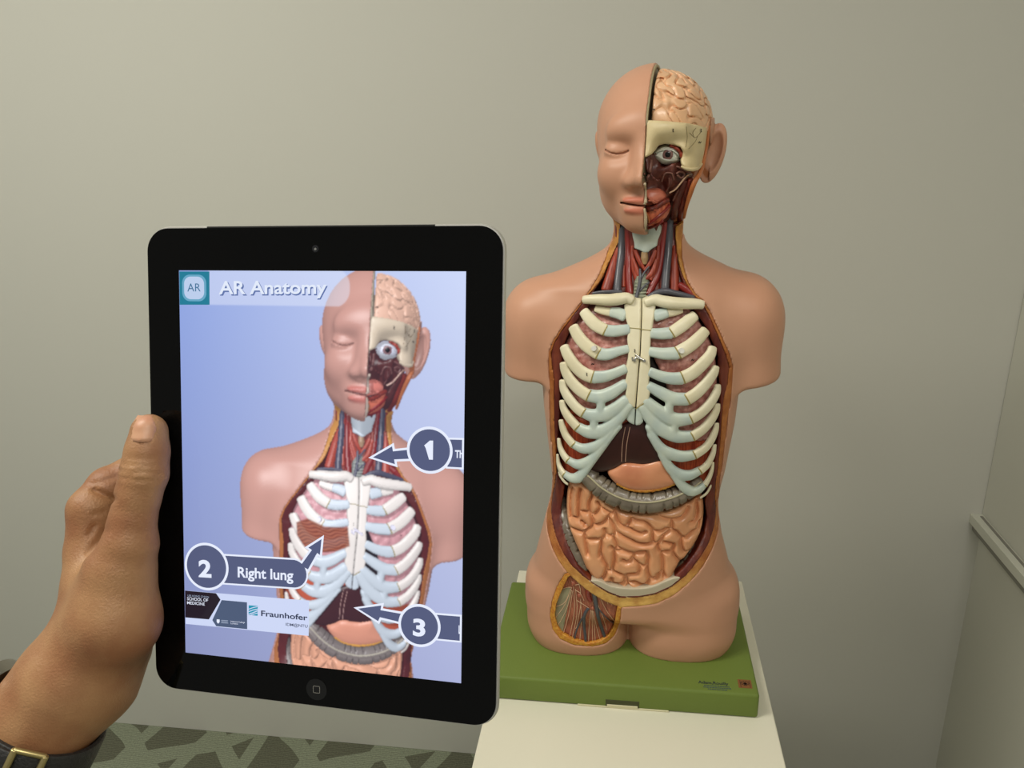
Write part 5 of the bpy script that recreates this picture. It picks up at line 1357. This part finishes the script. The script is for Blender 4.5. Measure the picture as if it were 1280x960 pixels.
Q += [[m_ + x for x in q[::-1]] for q in Q]
bd = [r * kk for r in range(nn)] + [(nn - 1) * kk + c for c in range(1, kk)] + [r * kk + kk - 1 for r in range(nn - 2, -1, -1)] + [c for c in range(kk - 2, 0, -1)]
Q += [[bd[i], m_ + bd[i], m_ + bd[(i + 1) % len(bd)], bd[(i + 1) % len(bd)]] for i in range(len(bd))]
mesh_obj('thumb_nail', V, Q, M_nail, person, org_h, True, label='pink thumb nail')

# ------------------------------------------------------------------ wristwatch on a black strap
M_strapw = mat('black_leather', rgb(22, 22, 22), rough=.5, bump=.4, bscale=700, var=rgb(34, 33, 32), scale=90); M_brass = mat('brushed_buckle', rgb(188, 172, 120), rough=.35, metal=.9); M_case = mat('watch_steel', rgb(150, 146, 136), rough=.3, metal=1.0); M_dial = mat('watch_dial', rgb(26, 22, 20), rough=.25)
WC = Hp(62, 930, .386); A0 = Hp(78, 855, .386); A1 = Hp(16, 985, .386)
wa = A1 - A0; wa /= np.linalg.norm(wa)
WC = A0 + wa * ((WC - A0) @ wa)
toc = CAM - WC; e1 = toc - wa * (toc @ wa); e1 /= np.linalg.norm(e1); e2 = np.cross(wa, e1)
watch = empty('wristwatch', WC.tolist(), 'wristwatch with black strap and brass-coloured buckle round the bare wrist', 'watch')
RW = 61.5 * .386 / FOC + .0024
def ringpt(a, s, r=0.0): return WC + wa * s + (e1 * math.cos(a) + e2 * math.sin(a)) * (RW + r)
def strap(a0, a1, w, th, n=60, lift=0.0, close=False, off=0.0):
    V = []; prof = [(-w / 2, 0), (-w / 2, th * .7), (-w / 2 + .001, th), (0, th * 1.06), (w / 2 - .001, th), (w / 2, th * .7), (w / 2, 0)]
    for i in range(n):
        a = a0 + (a1 - a0) * i / (n - 1)
        for s, r in prof: V.append(ringpt(a, s + off, r + lift))
    k = len(prof); Q = [[i * k + j, i * k + (j + 1) % k, (i + 1) * k + (j + 1) % k, (i + 1) * k + j] for i in range(n - 1) for j in range(k)]
    Q += [[j for j in range(k)][::-1], [(n - 1) * k + j for j in range(k)]]
    return np.array(V), Q
SW = .021
V, Q = strap(0, 2 * math.pi, SW, .0026, 90); mesh_obj('strap', V, Q, M_strapw, watch, WC, True, autosharp=50)
V, Q = strap(.25, 1.15, SW * .96, .0024, 24, lift=.0024); mesh_obj('strap_end', V, Q, M_strapw, watch, WC, True, autosharp=50)
_t=('watch ring', [tuple(round(float(x)) for x in (640 + FOC * (RC @ (ringpt(a, -SW / 2) - CAM))[0] / (RC @ (ringpt(a, -SW / 2) - CAM))[2], 480 + FOC * (RC @ (ringpt(a, -SW / 2) - CAM))[1] / (RC @ (ringpt(a, -SW / 2) - CAM))[2])) for a in np.linspace(0, 2 * math.pi, 13)])
# buckle frame
def bar3(p, q, r, k=8): return sweep(np.array([p, (np.array(p) + q) / 2, q]), r, r, np.tile(e1, (3, 1)), k=k, p=2.6)
bk = []
ba = -.22; h_ = SW / 2 + .002
for s in (-h_, h_): bk.append(bar3(ringpt(ba, s, .005), ringpt(ba + .42, s, .005), .0013))
for a in (ba, ba + .42): bk.append(bar3(ringpt(a, -h_, .005), ringpt(a, h_, .005), .0016))
V, Q = merge(bk); bu = mesh_obj('buckle', V, Q, M_brass, watch, WC, True)
V, Q = bar3(ringpt(ba, 0, .0055), ringpt(ba + .44, 0, .0060), .0009); mesh_obj('buckle_pin', V, Q, M_brass, bu, (0, 0, 0), True) if False else mesh_obj('buckle_pin', V, Q, M_brass, bu, WC, True)
# case on the far side
ca = math.radians(118)
cn = e1 * math.cos(ca) + e2 * math.sin(ca); cc = WC + cn * (RW + .005) 
def ringcyl(r0, r1, h0, h1, m, name, par, k=48):
    bm = bmesh.new(); q = Vector(cn.tolist()).to_track_quat('Z', 'Y').to_matrix().to_4x4(); q.translation = Vector((cc + cn * (h0 + h1) / 2).tolist())
    bmesh.ops.create_cone(bm, cap_ends=True, segments=k, radius1=r0, radius2=r1, depth=h1 - h0, matrix=q); return bm_obj(name, bm, m, par, smooth=True, origin=WC, autosharp=35)
case = ringcyl(.0240, .0240, -.004, .004, M_case, 'watch_case', watch); ringcyl(.0235, .0205, .004, .006, M_case, 'bezel', case); ringcyl(.0200, .0200, .0061, .0064, M_dial, 'dial', case)
# ------------------------------------------------------------------ room
WY = 0.487; WX = 0.729
M_wall = mat('wall_paint', rgb(204, 203, 193), rough=.75, spec=.25, bump=.06, bscale=350)
M_wallr = mat('wall_paint_right', rgb(206, 205, 192), rough=.7, spec=.25, bump=.06, bscale=350)
def struct(name, lo, hi, m):
    bm = bmesh.new(); add_box(bm, lo, hi); o = bm_obj(name, bm, m); o['kind'] = 'structure'; return o
struct('wall_back', (-3.2, WY, -.02), (WX + .1, WY + .1, 2.7), M_wall)
struct('wall_right', (WX, -3.2, -.02), (WX + .1, WY, 2.7), M_wallr)
def carpet_mat():
    m = bpy.data.materials.new('patterned_carpet'); m.use_nodes = True
    nt = m.node_tree; N = nt.nodes; L = nt.links; b = N['Principled BSDF']; b.inputs['Roughness'].default_value = .95; b.inputs['Specular IOR Level'].default_value = .1
    tc = N.new('ShaderNodeTexCoord')
    acc = None
    # three families of pale bands that cut the floor into dark triangles
    for k, (ang, per, off, wd) in enumerate([(12, .16, .02, .24), (66, .19, .05, .26), (-48, .17, .0, .26)]):
        mp = N.new('ShaderNodeMapping'); mp.inputs['Rotation'].default_value = (0, 0, math.radians(ang)); mp.inputs['Location'].default_value = (off, off * .7, 0)
        L.new(tc.outputs['Object'], mp.inputs['Vector'])
        nz = N.new('ShaderNodeTexNoise'); nz.inputs['Scale'].default_value = 2.2; L.new(tc.outputs['Object'], nz.inputs['Vector'])
        sp = N.new('ShaderNodeSeparateXYZ'); L.new(mp.outputs['Vector'], sp.inputs[0])
        ad = N.new('ShaderNodeMath'); ad.operation = 'MULTIPLY_ADD'; L.new(nz.outputs['Fac'], ad.inputs[0]); ad.inputs[1].default_value = .14; L.new(sp.outputs['X'], ad.inputs[2])
        dv = N.new('ShaderNodeMath'); dv.operation = 'DIVIDE'; L.new(ad.outputs[0], dv.inputs[0]); dv.inputs[1].default_value = per
        fr = N.new('ShaderNodeMath'); fr.operation = 'FRACT'; L.new(dv.outputs[0], fr.inputs[0])
        lt = N.new('ShaderNodeMath'); lt.operation = 'LESS_THAN'; L.new(fr.outputs[0], lt.inputs[0]); lt.inputs[1].default_value = wd
        if acc is None: acc = lt.outputs[0]
        else:
            mx = N.new('ShaderNodeMath'); mx.operation = 'MAXIMUM'; L.new(acc, mx.inputs[0]); L.new(lt.outputs[0], mx.inputs[1]); acc = mx.outputs[0]
    # woven ribs
    wv = N.new('ShaderNodeTexWave'); wv.inputs['Scale'].default_value = 55; wv.inputs['Distortion'].default_value = 3.5; wv.inputs['Detail'].default_value = 2; wv.bands_direction = 'Y'
    L.new(tc.outputs['Object'], wv.inputs['Vector'])
    n2 = N.new('ShaderNodeTexNoise'); n2.inputs['Scale'].default_value = 260; L.new(tc.outputs['Object'], n2.inputs['Vector'])
    c1 = N.new('ShaderNodeMix'); c1.data_type = 'RGBA'; c1.inputs[6].default_value = rgb(106, 107, 90); c1.inputs[7].default_value = rgb(142, 148, 126); L.new(acc, c1.inputs['Factor'])
    c2 = N.new('ShaderNodeMix'); c2.data_type = 'RGBA'; c2.blend_type = 'MULTIPLY'; c2.inputs['Factor'].default_value = .30; L.new(c1.outputs[2], c2.inputs[6]); L.new(wv.outputs['Color'], c2.inputs[7])
    c3 = N.new('ShaderNodeMix'); c3.data_type = 'RGBA'; c3.blend_type = 'OVERLAY'; c3.inputs['Factor'].default_value = .5; L.new(c2.outputs[2], c3.inputs[6]); L.new(n2.outputs['Fac'], c3.inputs[7])
    L.new(c3.outputs[2], b.inputs['Base Color'])
    return m
struct('floor', (-3.2, -3.2, -.05), (WX + .1, WY + .1, 0.0), carpet_mat())

# white pedestal cabinet
M_white = mat('white_laminate', rgb(226, 222, 202), rough=.45, spec=.4)
ped = empty('pedestal', (0.013, -.05, 0), 'white laminate pedestal table under the anatomical torso', 'pedestal')
bm = bmesh.new(); add_box(bm, (-.192 - .013, -.34 + .05, PED_Z - .022), (.215 - .013, .214 + .05, PED_Z), .002); bm_obj('table_top', bm, M_white, ped)
bm = bmesh.new(); add_box(bm, (-.188 - .013, -.335 + .05, 0.0), (.211 - .013, .21 + .05, PED_Z - .022), .002); bm_obj('cabinet_body', bm, M_white, ped)

# ledge along the right wall
M_ledge = mat('white_ledge', rgb(205, 205, 190), rough=.5); M_track_shade = mat('grey_track_and_shade', rgb(130, 128, 118), rough=.5); M_dark = mat('dark_gap', rgb(40, 40, 38), rough=.8)
zl = .748
led = empty('wall_board', (WX, -.4, zl), 'white wall board on the right wall with a narrow ledge and grey track at its foot', 'wall board')
def lb(name, lo, hi, m, bev=.001):
    bm = bmesh.new(); add_box(bm, np.array(lo) - (WX, -.4, zl), np.array(hi) - (WX, -.4, zl), bev); return bm_obj(name, bm, m, led)
lb('board_panel', (.7245, -1.6, zl), (WX, WY - .0015, 2.1), M_wallr, .0008)
lb('ledge_board', (.703, -1.6, zl - .020), (WX, WY, zl), M_ledge)
lb('track', (.7165, -1.6, zl), (.7215, WY - .012, zl + .0012), M_track_shade, 0)
lb('ledge_shade_strip', (.711, -1.6, zl - .038), (WX, WY, zl - .020), M_track_shade)  # grey strip added to paint the shade below the ledge
# ------------------------------------------------------------------ light
def area(name, loc, size, power, col, rx=0, ry=0, sy=None):
    l = bpy.data.lights.new(name, 'AREA'); l.energy = power; l.color = col; l.shape = 'RECTANGLE'; l.size = size; l.size_y = sy or size
    o = bpy.data.objects.new(name, l); COL.objects.link(o); o.location = loc; o.rotation_euler = (rx, ry, 0); return o
area('ceiling_light', (-1.1, -.75, 2.62), 1.2, 27, (1, .97, .86), sy=.3)
area('ceiling_light.001', (.65, -1.6, 2.62), 1.2, 25, (1, .95, .89), sy=.3)
w = bpy.data.worlds.new('world'); SC.world = w; w.use_nodes = True
w.node_tree.nodes['Background'].inputs['Color'].default_value = (1.0, .99, .90, 1)
w.node_tree.nodes['Background'].inputs['Strength'].default_value = .29
SC.view_settings.view_transform = 'Standard'; SC.view_settings.look = 'None'; SC.view_settings.gamma = 1.0
SC.view_settings.use_curve_mapping = False; SC.view_settings.exposure = 0.0
